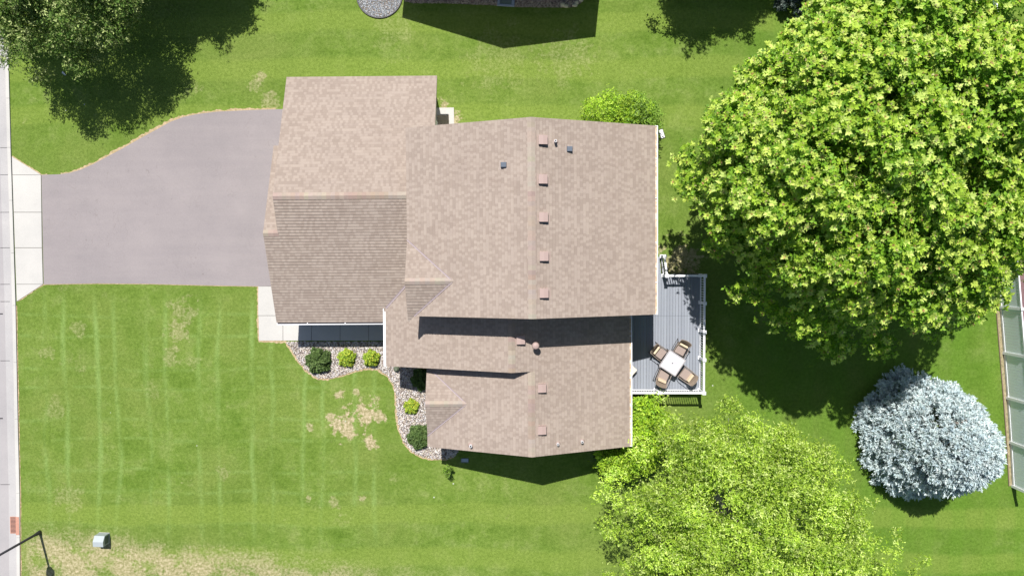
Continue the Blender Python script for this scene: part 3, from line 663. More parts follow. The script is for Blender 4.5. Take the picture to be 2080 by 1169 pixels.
# ------------------------------------------------------------------ deck
DZ = 0.765
deck = empty('deck', (7.2, -3.5, 0), 0, 'grey plank deck with white railing behind the house', 'deck')
def DL(x, y, z): return (x - 7.2, y + 3.5, z)
dx1 = 9.16; dyS = -6.58; dyN = G(1427, 557, DZ + 1)[1]
k = NT('grey_decking', 0.6, 0.25); P = k.pos()
mp = k.n('Mapping', {'Vector': P, 'Scale': (6, 0.5, 1)}).outputs[0]; f = k.noise(mp, 3, 4, 0.6)
bid = k.n('TexWhiteNoise', {'W': k.ma('FLOOR', k.ma('DIVIDE', k.n('SeparateXYZ', [P]).outputs[0], 0.145))}, noise_dimensions='1D').outputs['Value']
c = k.mix(f, (0.195, 0.213, 0.245), (0.24, 0.258, 0.29)); k.color(k.mix(1.0, c, k.ramp(bid, [(0, (0.9, 0.9, 0.91)), (1, (1.08, 1.08, 1.08))]), 'MULTIPLY')); M_deck = k.m
m = MB(); x = 4.80
seam = G(1380, 641, DZ)[1]
while x < dx1 - 0.02:
    yN = dyN if x > 5.60 else -2.05; xe = min(x + 0.135, dx1)
    for a, b in ((dyS, seam - 0.004), (seam + 0.004, yN)):
        if b > a: m.box(*[v - 7.2 for v in (x, xe)], a + 3.5, b + 3.5, DZ - 0.028, DZ)
    x += 0.146
m.build('deck_boards', M_deck, deck)
m = MB()
for yy in np.arange(dyS + 0.05, dyN, 0.4): m.box(-2.4 if yy < -2.1 else -1.6, dx1 - 7.25, yy + 3.48, yy + 3.52, DZ - 0.25, DZ - 0.03)
m.box(dx1 - 7.25, dx1 - 7.2, dyS + 3.5, dyN + 3.5, DZ - 0.28, DZ - 0.005); m.box(-2.4, dx1 - 7.25, dyS + 3.48, dyS + 3.52 - 0.045, DZ - 0.28, DZ - 0.03)
for xx in (5.0, 7.0, 9.0):
    for yy in (dyS + 0.1, -3.5, dyN - 0.1): m.box(xx - 7.25, xx - 7.15, yy + 3.45, yy + 3.55, 0, DZ - 0.25)
m.build('frame', plain('treated_wood', (0.16, 0.11, 0.07), 0.9), deck)
m = MB(); m.box(-1.6, dx1 - 7.3, dyS + 3.6, dyN + 3.4, 0.0, 0.012)
sheet('deck_underlay', [(5.6, dyS + .1), (dx1 - .1, dyS + .1), (dx1 - .1, dyN - .1), (5.6, dyN - .1)], 0.007, M_soil)
# stairs going north
sx0, sx1 = 5.62, G(1344, 545, DZ)[0]; sy = dyN; nst = 3
m = MB(); tops = []
for i in range(nst):
    zt = DZ - (i + 1) * DZ / (nst + 1); y1 = sy + 0.29 * (i + 1)
    for a, b in ((y1 - 0.29, y1 - 0.15), (y1 - 0.145, y1 - 0.005)): m.box(sx0 - 7.2, sx1 - 7.2, a + 3.5, b + 3.5, zt - 0.028, zt)
    m.box(sx0 - 7.2, sx1 - 7.2, y1 + 3.47, y1 + 3.49, zt - 0.19, zt - 0.03)
m.build('stairs', M_deck, deck)
def post(px, py, h=1.08, z0=DZ - 0.25, name='post'):
    m = MB(); m.box(px - 0.062, px + 0.062, py - 0.062, py + 0.062, z0, z0 + h + 0.25 - 0.02); o = m.build(name, M_white, deck)
    zt = z0 + h + 0.23; m = MB()
    m.add([(px - .085, py - .085, zt), (px + .085, py - .085, zt), (px + .085, py + .085, zt), (px - .085, py + .085, zt), (px - .085, py - .085, zt + .03), (px + .085, py - .085, zt + .03), (px + .085, py + .085, zt + .03), (px - .085, py + .085, zt + .03), (px, py, zt + .07)],
          [(3, 2, 1, 0), (0, 1, 5, 4), (1, 2, 6, 5), (2, 3, 7, 6), (3, 0, 4, 7), (4, 5, 8), (5, 6, 8), (6, 7, 8), (7, 4, 8)]); m.build('post_cap', M_white, o)
    m = MB(); m.box(px - .09, px + .09, py - .09, py + .09, z0 + .25, z0 + .30); m.build('post_base', M_white, o)
def railing(a, b, za=DZ, zb=DZ, name='railing'):
    a = Vector((a[0], a[1], za)); b = Vector((b[0], b[1], zb)); L_ = (b - a).length; m = MB()
    m.bar(a + Vector((0, 0, .96)), b + Vector((0, 0, .96)), .09, .07)
    o = m.build('railing', M_white, deck); m = MB(); m.bar(a + Vector((0, 0, .12)), b + Vector((0, 0, .12)), .055, .06); m.build('bottom_rail', M_white, o); n = int(L_ / 0.115); m = MB()
    for i in range(1, n):
        c = a + (b - a) * i / n; m.box(c.x - .017, c.x + .017, c.y - .017, c.y + .017, c.z + .14, c.z + .90)
    m.build('balusters', M_white, o)
E_x = dx1 - 0.07 - 7.2; S_y = dyS + 0.07 + 3.5; N_y = dyN - 0.07 + 3.5
ys = [N_y, G(1429, 616, DZ + 1.07)[1] + 3.5, G(1430, 674, DZ + 1.07)[1] + 3.5, G(1431, 731, DZ + 1.07)[1] + 3.5, S_y]
for y in ys: post(E_x, y)
for i in range(4): railing((E_x, ys[i] - .06), (E_x, ys[i + 1] + .06))
xm = G(1339, 797, DZ + 1.07)[0] - 7.2; post(xm, S_y); railing((xm + .06, S_y), (E_x - .06, S_y)); railing((4.86 - 7.2, S_y), (xm - .06, S_y))
xs_ = sx1 + 0.08 - 7.2; post(xs_, N_y); railing((xs_ + .06, N_y), (E_x - .06, N_y))
yst = dyN + 0.29 * nst + 3.5 + .02; post(xs_, yst, 1.0, 0.0 - 0.02); railing((xs_, N_y + .06), (xs_, yst - .06), DZ, 0.18)

# ------------------------------------------------------------------ patio furniture
M_wick = NT('brown_wicker', 0.7, 0.2); P = M_wick.obj(); w1 = M_wick.n('TexWave', {'Vector': P, 'Scale': 22.0, 'Distortion': 2.0}).outputs[1]
M_wick.color(M_wick.mix(w1, (0.14, 0.105, 0.08), (0.25, 0.20, 0.155))); M_wick.bump(w1, 0.4, 0.01); M_wick = M_wick.m
M_seat = plain('taupe_cushion', (0.27, 0.215, 0.19), 0.9, 0.1, 0.1, 18); M_cream = plain('cream_cushion', (0.52, 0.42, 0.30), 0.9, 0.1, 0.15, 10)
M_frame = plain('bronze_frame', (0.22, 0.175, 0.145), 0.4, 0.4, 0.15); M_dkframe = plain('dark_bronze_frame', (0.045, 0.04, 0.038), 0.5, 0.4, 0.2)
def make_chair():
    """seat opens toward +y"""
    r = empty('patio_chair'); w = 0.29
    def soft(mm, x0, x1, y0, y1, z0, z1, name, mat, M=None):
        mm.box(x0, x1, y0, y1, z0, z1)
        if M is not None: mm.xf(M)
        return mm.build(name, mat, r, bevel=0.03)
    soft(MB(), -0.25, 0.25, -0.22, 0.28, 0.36, 0.47, 'seat_cushion', M_seat)
    m = MB(); m.box(-0.27, 0.27, -0.27, 0.29, 0.30, 0.355); m.build('seat', M_wick, r, bevel=0.01)
    # curved reclined back
    m = MB(); n = 9; rows = 5; vs = []
    for j in range(rows):
        t = j / (rows - 1); z = 0.36 + 0.50 * t; yb = -0.25 - 0.20 * t * t - 0.02
        for i in range(n):
            u = i / (n - 1) * 2 - 1; vs.append((u * 0.27, yb + 0.055 * u * u, z - 0.03 * u * u * t))
    vs2 = [(x, y - 0.035, z) for x, y, z in vs]; N = len(vs)
    fs = [(j * n + i, j * n + i + 1, (j + 1) * n + i + 1, (j + 1) * n + i) for j in range(rows - 1) for i in range(n - 1)]
    fs2 = [tuple(q + N for q in f[::-1]) for f in fs]
    top = [((rows - 1) * n + i, (rows - 1) * n + i + 1, (rows - 1) * n + i + 1 + N, (rows - 1) * n + i + N) for i in range(n - 1)]
    sd = [(j * n, (j + 1) * n, (j + 1) * n + N, j * n + N) for j in range(rows - 1)] + [(j * n + n - 1, j * n + n - 1 + N, (j + 1) * n + n - 1 + N, (j + 1) * n + n - 1) for j in range(rows - 1)]
    m.add(vs + vs2, fs + fs2 + top + sd); m.build('backrest', M_wick, r, smooth=False)
    Mx = Matrix.Translation((0, -0.19, 0.56)) @ Matrix.Rotation(R(20), 4, 'X')
    soft(MB(), -0.22, 0.22, -0.055, 0.055, -0.12, 0.12, 'lumbar_pillow', M_cream, Mx)
    for s in (-1, 1):
        m = MB()
        m.tube([(s * w, -0.42, 0.80), (s * w, -0.30, 0.70), (s * (w + .02), -0.10, 0.625), (s * (w + .03), 0.12, 0.61), (s * (w + .03), 0.27, 0.58), (s * (w + .03), 0.33, 0.48), (s * (w + .02), 0.32, 0.25), (s * (w + .02), 0.34, 0.02)], 0.018, 8)
        m.build('armrest', M_frame, r, smooth=True)
        m = MB(); m.tube([(s * (w + .02), 0.30, 0.30), (s * (w + .01), -0.1, 0.29), (s * w, -0.30, 0.30), (s * (w + .02), -0.40, 0.02)], 0.016, 8)
        m.tube([(s * (w + .02), 0.34, 0.02), (s * (w + .03), 0.0, 0.012), (s * (w + .02), -0.40, 0.02)], 0.014, 8); m.build('leg', M_dkframe, r, smooth=True)
    return r
ch0 = make_chair(); first = True
for (px, py, fx, fy, lab) in ((1340, 716, .80, -.60, 'wicker patio chair at the white table, on the side nearest the house roofs'),
                              (1384, 709, -.47, .88 * -1, 'wicker patio chair at the white table, farthest from the lower railing'),
                              (1395, 762, -.80, .60, 'wicker patio chair at the white table, nearest the railing corner'),
                              (1347.5, 765, .40, .92, 'wicker patio chair at the white table, backed against the lower railing')):
    o = ch0 if first else copy_tree(ch0); first = False
    x, y, _ = G(px, py, DZ + 0.5); o.location = (x, y, DZ + 0.002); o.rotation_euler = (0, 0, math.atan2(fy, fx) - math.pi / 2)
    tag(o, lab, 'patio chair', 'wicker chairs round the patio table')
# footstool half hidden by the eave
x, y, _ = G(1279, 752, DZ + 0.42); ot = empty('footstool', (x, y, DZ + .002), R(48), 'wicker footstool with pale cushion half hidden under the house eave', 'footstool')
m = MB(); m.box(-.27, .27, -.27, .27, .03, .33); m.build('base', M_wick, ot, bevel=.02)
m = MB(); m.box(-.28, .28, -.28, .28, .331, .44); m.build('cushion', plain('ivory_cushion', (0.56, 0.52, 0.44), .9, .1, .05), ot, bevel=.035)

tx_, ty_, _ = G(1366, 737, DZ + 0.72); ta = math.atan2(-150, 230)
tb = empty('patio_table', (tx_, ty_, DZ), ta, 'square patio table with white mosaic top and grey frame on the deck', 'table')
m = MB(); H_ = 0.47
for a, b in (((-H_, -H_), (H_, -H_)), ((H_, -H_), (H_, H_)), ((H_, H_), (-H_, H_)), ((-H_, H_), (-H_, -H_))): m.bar((*a, .70), (*b, .70), .05, .05)
m.build('frame', plain('grey_frame', (0.30, 0.28, 0.28), 0.5, 0.3, 0.1), tb, bevel=0.01)
k = NT('mosaic_top', 0.35, 0.4); vo = k.n('TexVoronoi', {'Vector': k.obj(), 'Scale': 13.0}); k.color(k.mix(k.n('SeparateColor', [vo.outputs['Color']]).outputs[0], (0.44, 0.43, 0.46), (0.50, 0.49, 0.51)))
m = MB(); m.box(-H_ + .027, H_ - .027, -H_ + .027, H_ - .027, .695, .722); tt = m.build('tabletop', k.m, tb)
m = MB(); m.cyl(0, 0, .70, .727, .028, None, 16); m.build('umbrella_hole', M_dark, tt)
for sx in (-1, 1):
    for sy in (-1, 1):
        m = MB(); m.tube([(sx * .43, sy * .43, .69), (sx * .42, sy * .42, .35), (sx * .45, sy * .45, 0.0)], 0.022, 8); m.build('leg', M_dkframe, tb)

# ------------------------------------------------------------------ foliage
def leaves(name, C, A, Nn, Ln, Wd, Cl, mat, parent, bend=0.08):
    """C base points, A axis, Nn normal, one folded quad each"""
    A = A / np.linalg.norm(A, axis=1, keepdims=True); S = np.cross(A, Nn); S /= (np.linalg.norm(S, axis=1, keepdims=True) + 1e-9); N2 = np.cross(S, A)
    L_ = Ln[:, None]; W_ = Wd[:, None]; mid = C + A * L_ * 0.48
    V = np.stack([C, mid + S * W_ * 0.5 + N2 * L_ * bend, C + A * L_, mid - S * W_ * 0.5 + N2 * L_ * bend], 1).reshape(-1, 3)
    n = len(C); F = (np.arange(n) * 4)[:, None] + np.array([[0, 1, 2, 3]]); Cc = np.repeat(Cl, 4, 0)
    F3 = np.concatenate([F[:, [0, 1, 2]], F[:, [0, 2, 3]]]); return arr_mesh(name, V, F3, Cc, mat, parent)
def unit(v): return v / (np.linalg.norm(v, axis=-1, keepdims=True) + 1e-9)
def rosettes(P, Nr, k, lmin, lmax, wr, cols, spread=(0.9, 1.35), colvar=0.12):
    """k leaves radiate round each shoot tip P with outward normal Nr"""
    n = len(P); t = unit(np.cross(Nr, rng.normal(size=(n, 3)))); b = np.cross(Nr, t)
    ph = rng.uniform(0, 6.28, (n, 1)) + np.arange(k)[None] * 2.4; th = rng.uniform(*spread, (n, k))
    A = (t[:, None] * np.cos(ph)[..., None] + b[:, None] * np.sin(ph)[..., None]) * np.sin(th)[..., None] + Nr[:, None] * np.cos(th)[..., None]
    Nn = Nr[:, None] + 0.32 * rng.normal(size=(n, k, 3)); C = np.repeat(P[:, None], k, 1) - Nr[:, None] * rng.uniform(0, 0.06, (n, k, 1))
    Ln = rng.uniform(lmin, lmax, (n, k)); Cl = np.repeat(cols[:, None], k, 1) * (1 + colvar * rng.normal(size=(n, k, 1)))
    f = lambda a: a.reshape(-1, a.shape[-1])
    return f(C), f(A), f(Nn), Ln.ravel(), (Ln * wr).ravel(), np.clip(f(Cl), 0.003, 0.9)
def lobes_on(c, r, n, zmin=-0.35, rad=0.82, jit=0.12):
    m = int(n * 0.35); a, b = lobes_one(c, r, n, zmin, rad, jit); c_, d_ = lobes_one(c, np.array(r) * 0.62, m, -0.2, rad, 0.25); e_, f_ = lobes_one(c, np.array(r) * 0.3, max(4, m // 4), 0.0, rad, 0.3)
    return np.vstack([a, c_, e_]), np.vstack([b, d_, f_])
def lobes_one(c, r, n, zmin, rad, jit):
    i = np.arange(n) + 0.5; z = 1 - (1 - zmin) * i / n; ph = i * 2.39996; s = np.sqrt(np.clip(1 - z * z, 0, 1))
    d = np.stack([s * np.cos(ph), s * np.sin(ph), z], 1) + rng.normal(0, jit, (n, 3)); d = unit(d)
    k = rad * (1 + rng.normal(0, 0.075, n))
    return np.array(c) + d * np.array(r) * k[:, None], unit(d / np.array(r))
def skeleton(mb, base, c, ends, r0=0.22, n=8):
    n_lim = 0.8; base = Vector(base); fork = base.lerp(Vector(c), 0.42); fork.x = base.x + (c[0] - base.x) * .2; fork.y = base.y + (c[1] - base.y) * .2
    mb.tube([base, base.lerp(fork, .5) + Vector((.05, .03, 0)), fork, Vector(c)], [r0, r0 * .8, r0 * .7, r0 * .3], 10)
    for e in ends:
        e = Vector(e); t = random.uniform(0.0, 0.6); s = fork.lerp(Vector(c), t); mid = s.lerp(e, 0.5) + Vector((random.uniform(-.3, .3), random.uniform(-.3, .3), random.uniform(-.2, .5)))
        mb.tube([s, s.lerp(mid, .5), mid, e], [r0 * .24, r0 * .17, r0 * .11, r0 * .04], 6, False)
M_leafA = mat_attr('maple_leaf', 0.55, 0.3, 0.32, 0.1, 3); M_leafB = mat_attr('fine_leaf', 0.5, 0.35, 0.30, 0.12, 2)
M_leafC = mat_attr('dark_leaf', 0.6, 0.2, 0.2, 0.1, 2); M_needle = mat_attr('spruce_needle', 0.75, 0.2, 0.06, 0.1, 3); M_shrub = mat_attr('shrub_leaf', 0.55, 0.3, 0.25, 0.12, 4)
def loc(P, root): return P - np.array(root.location)[None]
def merge(parts): return [np.concatenate(x) for x in zip(*parts)]
def pick(pal, n, w=None): pal = np.array(pal); return pal[rng.choice(len(pal), n, p=w)]

def maple():
    c = np.array([14.2, 4.4, 8.6]); r = np.array([6.9, 7.2, 6.0])
    root = empty('maple_tree', (13.6, 3.8, 0), 0, 'huge maple with yellow green star shaped leaf clusters beside the deck', 'tree')
    LC, LN = lobes_on(c, r, 380, -0.45, 0.86, 0.10); n = len(LC); rad = rng.uniform(0.6, 1.2, n)
    nw = (LC[:, 0] < c[0]) & (LC[:, 1] > c[1] + 0.5); LC[nw, 0] = c[0] + (LC[nw, 0] - c[0]) * (1 - 0.055 * (LC[nw, 1] - c[1])); LC[nw, 1] = c[1] + (LC[nw, 1] - c[1]) * (1 - 0.025 * (c[0] - LC[nw, 0]))
    # a few boughs reach out past the crown, low on the deck side
    ex = np.array([[7.4, 4.2, 6.5], [8.8, 1.0, 6.6], [9.7, -1.2, 6.9], [11.0, -2.3, 6.4], [13.6, -3.5, 6.4], [15.6, -3.4, 6.4], [17.6, -2.6, 7.2], [19.3, -1.2, 8], [12.4, -2.6, 5.8], [14.4, -3.4, 5.2], [13.4, -3.0, 5.6]])
    LC = np.vstack([LC, ex]); LN = np.vstack([LN, unit(ex - c)]); rad = np.append(rad, rng.uniform(0.75, 1.0, len(ex)))
    tips = []; nr = []
    for p, nn, q in zip(LC, LN, rad):
        k = int(21 * q * q) + 6; d = unit(rng.normal(size=(k, 3)) + nn * 0.7 + np.array([0, 0, 0.75])); tips.append(p + d * q * rng.uniform(0.6, 1.08, (k, 1)) * np.array([1, 1, .8])); nr.append(unit(d * 0.5 + np.array([0, 0, 0.8]) + nn * .25))
    T = np.vstack(tips); N_ = np.vstack(nr); n = len(T)
    cols = pick([(0.38, 0.51, 0.065), (0.31, 0.45, 0.04), (0.50, 0.61, 0.15), (0.24, 0.37, 0.028), (0.46, 0.56, 0.10)], n)
    a = rosettes(T, N_, 10, 0.13, 0.215, 0.5, cols)
    # young reddish centres
    s = rng.random(n) < 0.55; b = rosettes(T[s] + N_[s] * 0.03, N_[s], 4, 0.05, 0.10, 0.7, pick([(0.42, 0.24, 0.11), (0.36, 0.34, 0.16), (0.42, 0.36, 0.18)], s.sum()), (0.6, 1.3))
    # older leaves lower on each shoot
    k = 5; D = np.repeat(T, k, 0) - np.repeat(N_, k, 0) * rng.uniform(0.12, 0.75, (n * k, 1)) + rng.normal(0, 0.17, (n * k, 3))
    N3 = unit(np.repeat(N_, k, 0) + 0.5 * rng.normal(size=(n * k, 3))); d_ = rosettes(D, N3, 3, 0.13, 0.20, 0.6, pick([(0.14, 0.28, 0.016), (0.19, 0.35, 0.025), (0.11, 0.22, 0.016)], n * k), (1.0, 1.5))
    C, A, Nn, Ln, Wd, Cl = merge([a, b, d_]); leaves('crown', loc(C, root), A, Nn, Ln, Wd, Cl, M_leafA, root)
    mb = MB(); skeleton(mb, (0, 0, 0), tuple(c + np.array([0, 0, 1.5]) - np.array(root.location)), [tuple(p - np.array(root.location)) for p in LC[rng.choice(len(LC), 45, False)]], 0.34); mb.build('trunk', M_bark, root, smooth=True)
maple()

def broadleaf(name, lab, c, r, nl, lr, per, leaf, pal, mat, zmin=-0.4, trunk=0.16, base=None, w=0.45, extra=None, up=0.35, grp=None, fill=2, bark=None, jit=.12, kz=3, plumes=0, pr=1.0):
    c = np.array(c, float); r = np.array(r, float); base = base or (c[0], c[1])
    root = empty(name, (base[0], base[1], 0), 0, lab, 'tree' if trunk > 0.05 else 'shrub', grp)
    LC, LN = lobes_on(c, r, nl, zmin, 0.82, jit); rad = rng.uniform(*lr, len(LC))
    if extra is not None:
        e = np.array(extra, float); LC = np.vstack([LC, e[:, :3]]); LN = np.vstack([LN, unit(e[:, :3] - c)]); rad = np.append(rad, e[:, 3])
    if plumes:
        D0, _ = lobes_one((0, 0, 0), (1, 1, 1), plumes, -0.15, 1.0, 0.16); D0 = unit(D0); PL = []
        for d in D0:
            e = d + np.array([0, 0, 0.25]); L_ = rng.uniform(0.98, 1.14); bend = rng.normal(0, .12, 3)
            for t in (0.62, 0.74, 0.86, 0.98): PL.append(np.append(c + (d * (1 - t * .2) + e * t * .2 + bend * t * t) * r * t * L_, (0.64 - 0.34 * (t - .62) / .36) * rng.uniform(.8, 1.25) * pr))
        PL = np.array(PL); e_ = (PL[:, :2] - c[:2]) / r[:2]; PL = PL[~((e_[:, 0] > 0.1) & (e_[:, 1] > 0.1) & (np.hypot(e_[:, 0], e_[:, 1]) > 0.93))]; LC = np.vstack([LC, PL[:, :3]]); LN = np.vstack([LN, unit(PL[:, :3] - c)]); rad = np.append(rad, PL[:, 3])
    tips = []; nr = []; cc = []
    for p, nn, q in zip(LC, LN, rad):
        k = int(per * q * q) + 3; d = unit(rng.normal(size=(k, 3)) + nn * 0.6 + np.array([0, 0, up])); tips.append(p + d * q * rng.uniform(0.5, 1.1, (k, 1))); nr.append(unit(d * .7 + np.array([0, 0, 0.8]) + 0.4 * rng.normal(size=(k, 3))))
        cc.append(np.clip(pick(pal, k) * (1 + 0.15 * rng.normal()), .004, 1))
    T = np.vstack(tips); N_ = np.vstack(nr); cols = np.vstack(cc); T[:, 2] = np.maximum(T[:, 2], 0.06)
    parts = [rosettes(T, N_, kz, leaf[0], leaf[1], w, cols, (0.7, 1.5))]
    if fill:
        D = np.repeat(T, fill, 0); D = D + rng.normal(0, 0.16 * min(1, r[0] / 2), D.shape) - np.repeat(N_, fill, 0) * rng.uniform(0.05, .35, (len(D), 1)) * min(1, r[0] / 3); D[:, 2] = np.maximum(D[:, 2], 0.04)
        parts.append(rosettes(D, unit(np.repeat(N_, fill, 0) + rng.normal(0, .6, D.shape)), 2, leaf[0], leaf[1], w, np.repeat(cols, fill, 0) * 0.9, (0.7, 1.5)))
    C, A, Nn, Ln, Wd, Cl = merge(parts); leaves('crown' if trunk > 0.05 else 'foliage', loc(C, root), A, Nn, Ln, Wd, Cl, mat, root)
    if trunk > 0:
        mb = MB(); ends = [tuple(p - np.array(root.location)) for p in LC[rng.choice(len(LC), min(len(LC), 20 if trunk > .1 else 8), False)]]
        skeleton(mb, (0, 0, 0), tuple(c - np.array(root.location)), ends, trunk); mb.build('trunk' if trunk > 0.05 else 'stems', bark or M_bark, root, smooth=True)
    return root
# feathery pale green tree at the lower edge
broadleaf('honeylocust_tree', 'airy tree with tiny pale green leaves and ragged upright branches, below the deck', (10.0, -12.0, 5.9), (5.4, 5.1, 4.2), 140, (0.45, 0.8), 170, (0.085, 0.135),
          [(0.32, 0.46, 0.045), (0.40, 0.53, 0.07), (0.25, 0.39, 0.03), (0.48, 0.58, 0.16), (0.20, 0.32, 0.028)], M_leafB, -0.35, 0.2, None, 0.5,
          [(9.1, -6.7, 6.4, .7), (9.0, -6.1, 7.0, .45), (7.6, -7.4, 6.2, .7), (11.6, -7.6, 6.6, .6), (14.2, -11.4, 6, .7), (15.0, -12.1, 5.8, .6), (4.5, -10.0, 5.6, .9), (4.3, -12, 5.4, .8), (5.5, -8.6, 5.4, .7), (10.0, -7.2, 6.8, .6), (6.6, -7.9, 6.0, .7)], 0.5, None, 1, plain('pale_bark', (0.26, 0.24, 0.21), 0.9, 0.1, 0.3), .16, 3, 105)
# dark leafed street tree top left, and its two unseen neighbours that throw shade
DP = [(0.09, 0.165, 0.028), (0.12, 0.20, 0.036), (0.22, 0.29, 0.08), (0.07, 0.135, 0.024), (0.36, 0.42, 0.16)]
broadleaf('street_tree', 'dark green glossy leaved tree by the kerb and driveway', (-21.4, 13.55, 4.1), (4.2, 4.2, 2.8), 74, (0.6, 1.2), 150, (0.09, 0.15), DP, M_leafC, -0.5, 0.2, None, 0.5,
          [(-18.9, 10.3, 4.2, .6), (-17.9, 11.6, 4.5, .6), (-24.0, 9.6, 3.4, .6), (-22.6, 8.9, 3.6, .7), (-20.6, 9.1, 3.8, .6)], 0.3, None, 2, None, .14, 3)
broadleaf('shade_tree', 'round green tree beyond the top edge, shading the lawn by the street tree', (-17.0, 17.7, 4.8), (3.4, 3.6, 3.0), 90, (0.5, 1.0), 100, (0.11, 0.18), DP, M_leafC, -0.5, 0.18, None, 0.5, None, 0.3, None, 2, None, .15, 3, 40)
broadleaf('shade_tree', 'round green tree beyond the top edge, shading the lawn right of the neighbouring house', (9.0, 17.7, 5.4), (3.1, 3.2, 3.2), 90, (0.5, .9), 120, (0.11, 0.18), DP, M_leafC, -0.5, 0.18, None, 0.5,
          [(7.3, 13.4, 3.2, .4), (8.4, 13.1, 3.0, .35), (6.4, 13.7, 3.2, .4), (9.8, 13.5, 3.4, .4)], 0.3, None, 2, None, .15, 3, 40)

def spruce(name, lab, base, Rb, Hh, pal, n, blade, brown=None, mat=M_needle, belly=0.62, tiers=11):
    root = empty(name, (base[0], base[1], 0), 0, lab, 'spruce')
    nt = n // 30; i_ = np.arange(nt) + 0.5; t = 1 - np.sqrt(np.clip(1 - i_ / nt + rng.normal(0, .02, nt), 0.0004, 1)); t[::7] = rng.uniform(0.72, 0.99, len(t[::7])); ph = i_ * 2.39996 + rng.normal(0, .18, nt)
    rr = Rb * np.power(1 - t, belly) * rng.uniform(0.78, 0.93, nt) * (1 + 0.05 * np.sin(ph * 3 + 1)); z = 0.35 + (Hh - 0.5) * t - 0.05 * rr
    TC = np.stack([rr * np.cos(ph), rr * np.sin(ph), z], 1); TO = unit(np.stack([np.cos(ph), np.sin(ph), 0.25 + 0.9 * t], 1)); tr_ = rng.uniform(0.26, 0.46, nt) * (1 - 0.12 * t) * Rb / 3.4
    k_ = 30; n = nt * k_; D = unit(rng.normal(size=(nt, k_, 3)) + TO[:, None] * 0.8 + np.array([0, 0, .25]))
    P = (TC[:, None] + D * tr_[:, None, None] * rng.uniform(0.55, 1.1, (nt, k_, 1)) * np.array([1.15, 1.15, .8])).reshape(-1, 3); P[:, 2] = np.maximum(P[:, 2], .08)
    N_ = unit((D * 0.8 + TO[:, None] * .7).reshape(-1, 3) + rng.normal(0, .15, (n, 3)))
    cols = pick(pal, n) * (1 + 0.06 * rng.normal(size=(n, 1)))
    if brown is not None:
        for bx_, by_, bz_, br_ in brown:
            d = np.linalg.norm(P - np.array([bx_, by_, bz_]), axis=1); cols[(d < br_) & (rng.random(n) < 0.3)] = (0.40, 0.34, 0.30)
    a = rosettes(P, N_, 7, blade[0], blade[1], 0.26, cols, (0.15, 1.0), 0.08)
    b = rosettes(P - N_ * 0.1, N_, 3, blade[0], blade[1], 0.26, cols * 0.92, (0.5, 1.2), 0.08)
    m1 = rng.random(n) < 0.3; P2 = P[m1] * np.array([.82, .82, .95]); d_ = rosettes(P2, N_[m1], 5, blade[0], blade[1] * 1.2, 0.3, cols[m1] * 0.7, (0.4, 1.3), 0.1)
    C, A, Nn, Ln, Wd, Cl = merge([a, b, d_]); leaves('crown', C, A, Nn, Ln, Wd, Cl, mat, root, 0.05)
    mb = MB(); mb.tube([(0, 0, 0), (0, 0, Hh * .5), (0, 0, Hh * .97)], [0.17, 0.1, 0.015], 8)
    for i in range(46):
        a_ = i * 2.4; tt_ = (i / 46) ** 0.8; zz = 0.4 + (Hh - .8) * tt_; q_ = Rb * (1 - tt_) ** belly * 0.75; mb.tube([(0, 0, zz), (q_ * math.cos(a_), q_ * math.sin(a_), zz - 0.1)], [0.035, 0.012], 5, False)
    mb.build('trunk', M_bark, root); return root
spruce('blue_spruce', 'silvery blue spruce on the lawn between the maple and the white fence', (20.25, -8.75), 3.25, 6.5, [(0.50, 0.60, 0.63), (0.56, 0.65, 0.67), (0.44, 0.54, 0.59), (0.63, 0.70, 0.71)], 15000, (0.10, 0.185), [(-0.1, 1.2, 4.6, 0.4), (0.4, 1.1, 4.8, 0.3)], M_needle, 0.52)
spruce('dark_spruce', 'dark blue green spruce tucked behind the upper edge of the maple', (15.1, 13.9), 2.5, 5.5, [(0.045, 0.072, 0.060), (0.065, 0.095, 0.08), (0.15, 0.18, 0.16)], 3600, (0.14, 0.24))

# shrubs
def shrub(name, lab, px, py, z, r, nl, lr, per, leaf, pal, grp=None, w=0.55, fl=None, mat=M_shrub):
    x, y, _ = G(px, py, z); o = broadleaf(name, lab, (x, y, z), r, nl, lr, per, leaf, pal, mat, -0.6, 0.03, None, w, None, 0.4, grp, 1)
    return o
LG = [(0.30, 0.46, 0.025), (0.26, 0.42, 0.022), (0.37, 0.51, 0.055), (0.16, 0.30, 0.02)]
MG = [(0.17, 0.29, 0.035), (0.21, 0.34, 0.045), (0.13, 0.23, 0.03)]
YG = [(0.36, 0.50, 0.05), (0.30, 0.44, 0.05), (0.52, 0.56, 0.06), (0.20, 0.32, 0.04)]
JG = [(0.095, 0.16, 0.045), (0.12, 0.19, 0.055), (0.07, 0.12, 0.036), (0.15, 0.22, 0.07)]
shrub('lilac_bush', 'bright green bush between the deck railing and the house wall', 1308, 873, 1.4, (1.25, 1.55, 1.0), 46, (0.35, 0.6), 150, (0.10, 0.17), LG)
shrub('lilac_bush', 'bright green bush at the rear corner of the house, half in its shadow', 1272, 928, 1.3, (1.55, 0.95, 0.9), 44, (0.32, 0.55), 150, (0.10, 0.17), LG)
shrub('viburnum_bush', 'yellow green bush peaking out behind the upper roof', 1254, 236, 1.5, (1.9, 1.1, 1.2), 50, (0.3, 0.5), 190, (0.07, 0.12), LG)
shrub('viburnum_bush', 'mid green bush behind the upper roof corner with the white gutter', 1297, 248, 1.5, (1.0, 1.25, 1.2), 40, (0.3, 0.5), 190, (0.07, 0.12), MG)
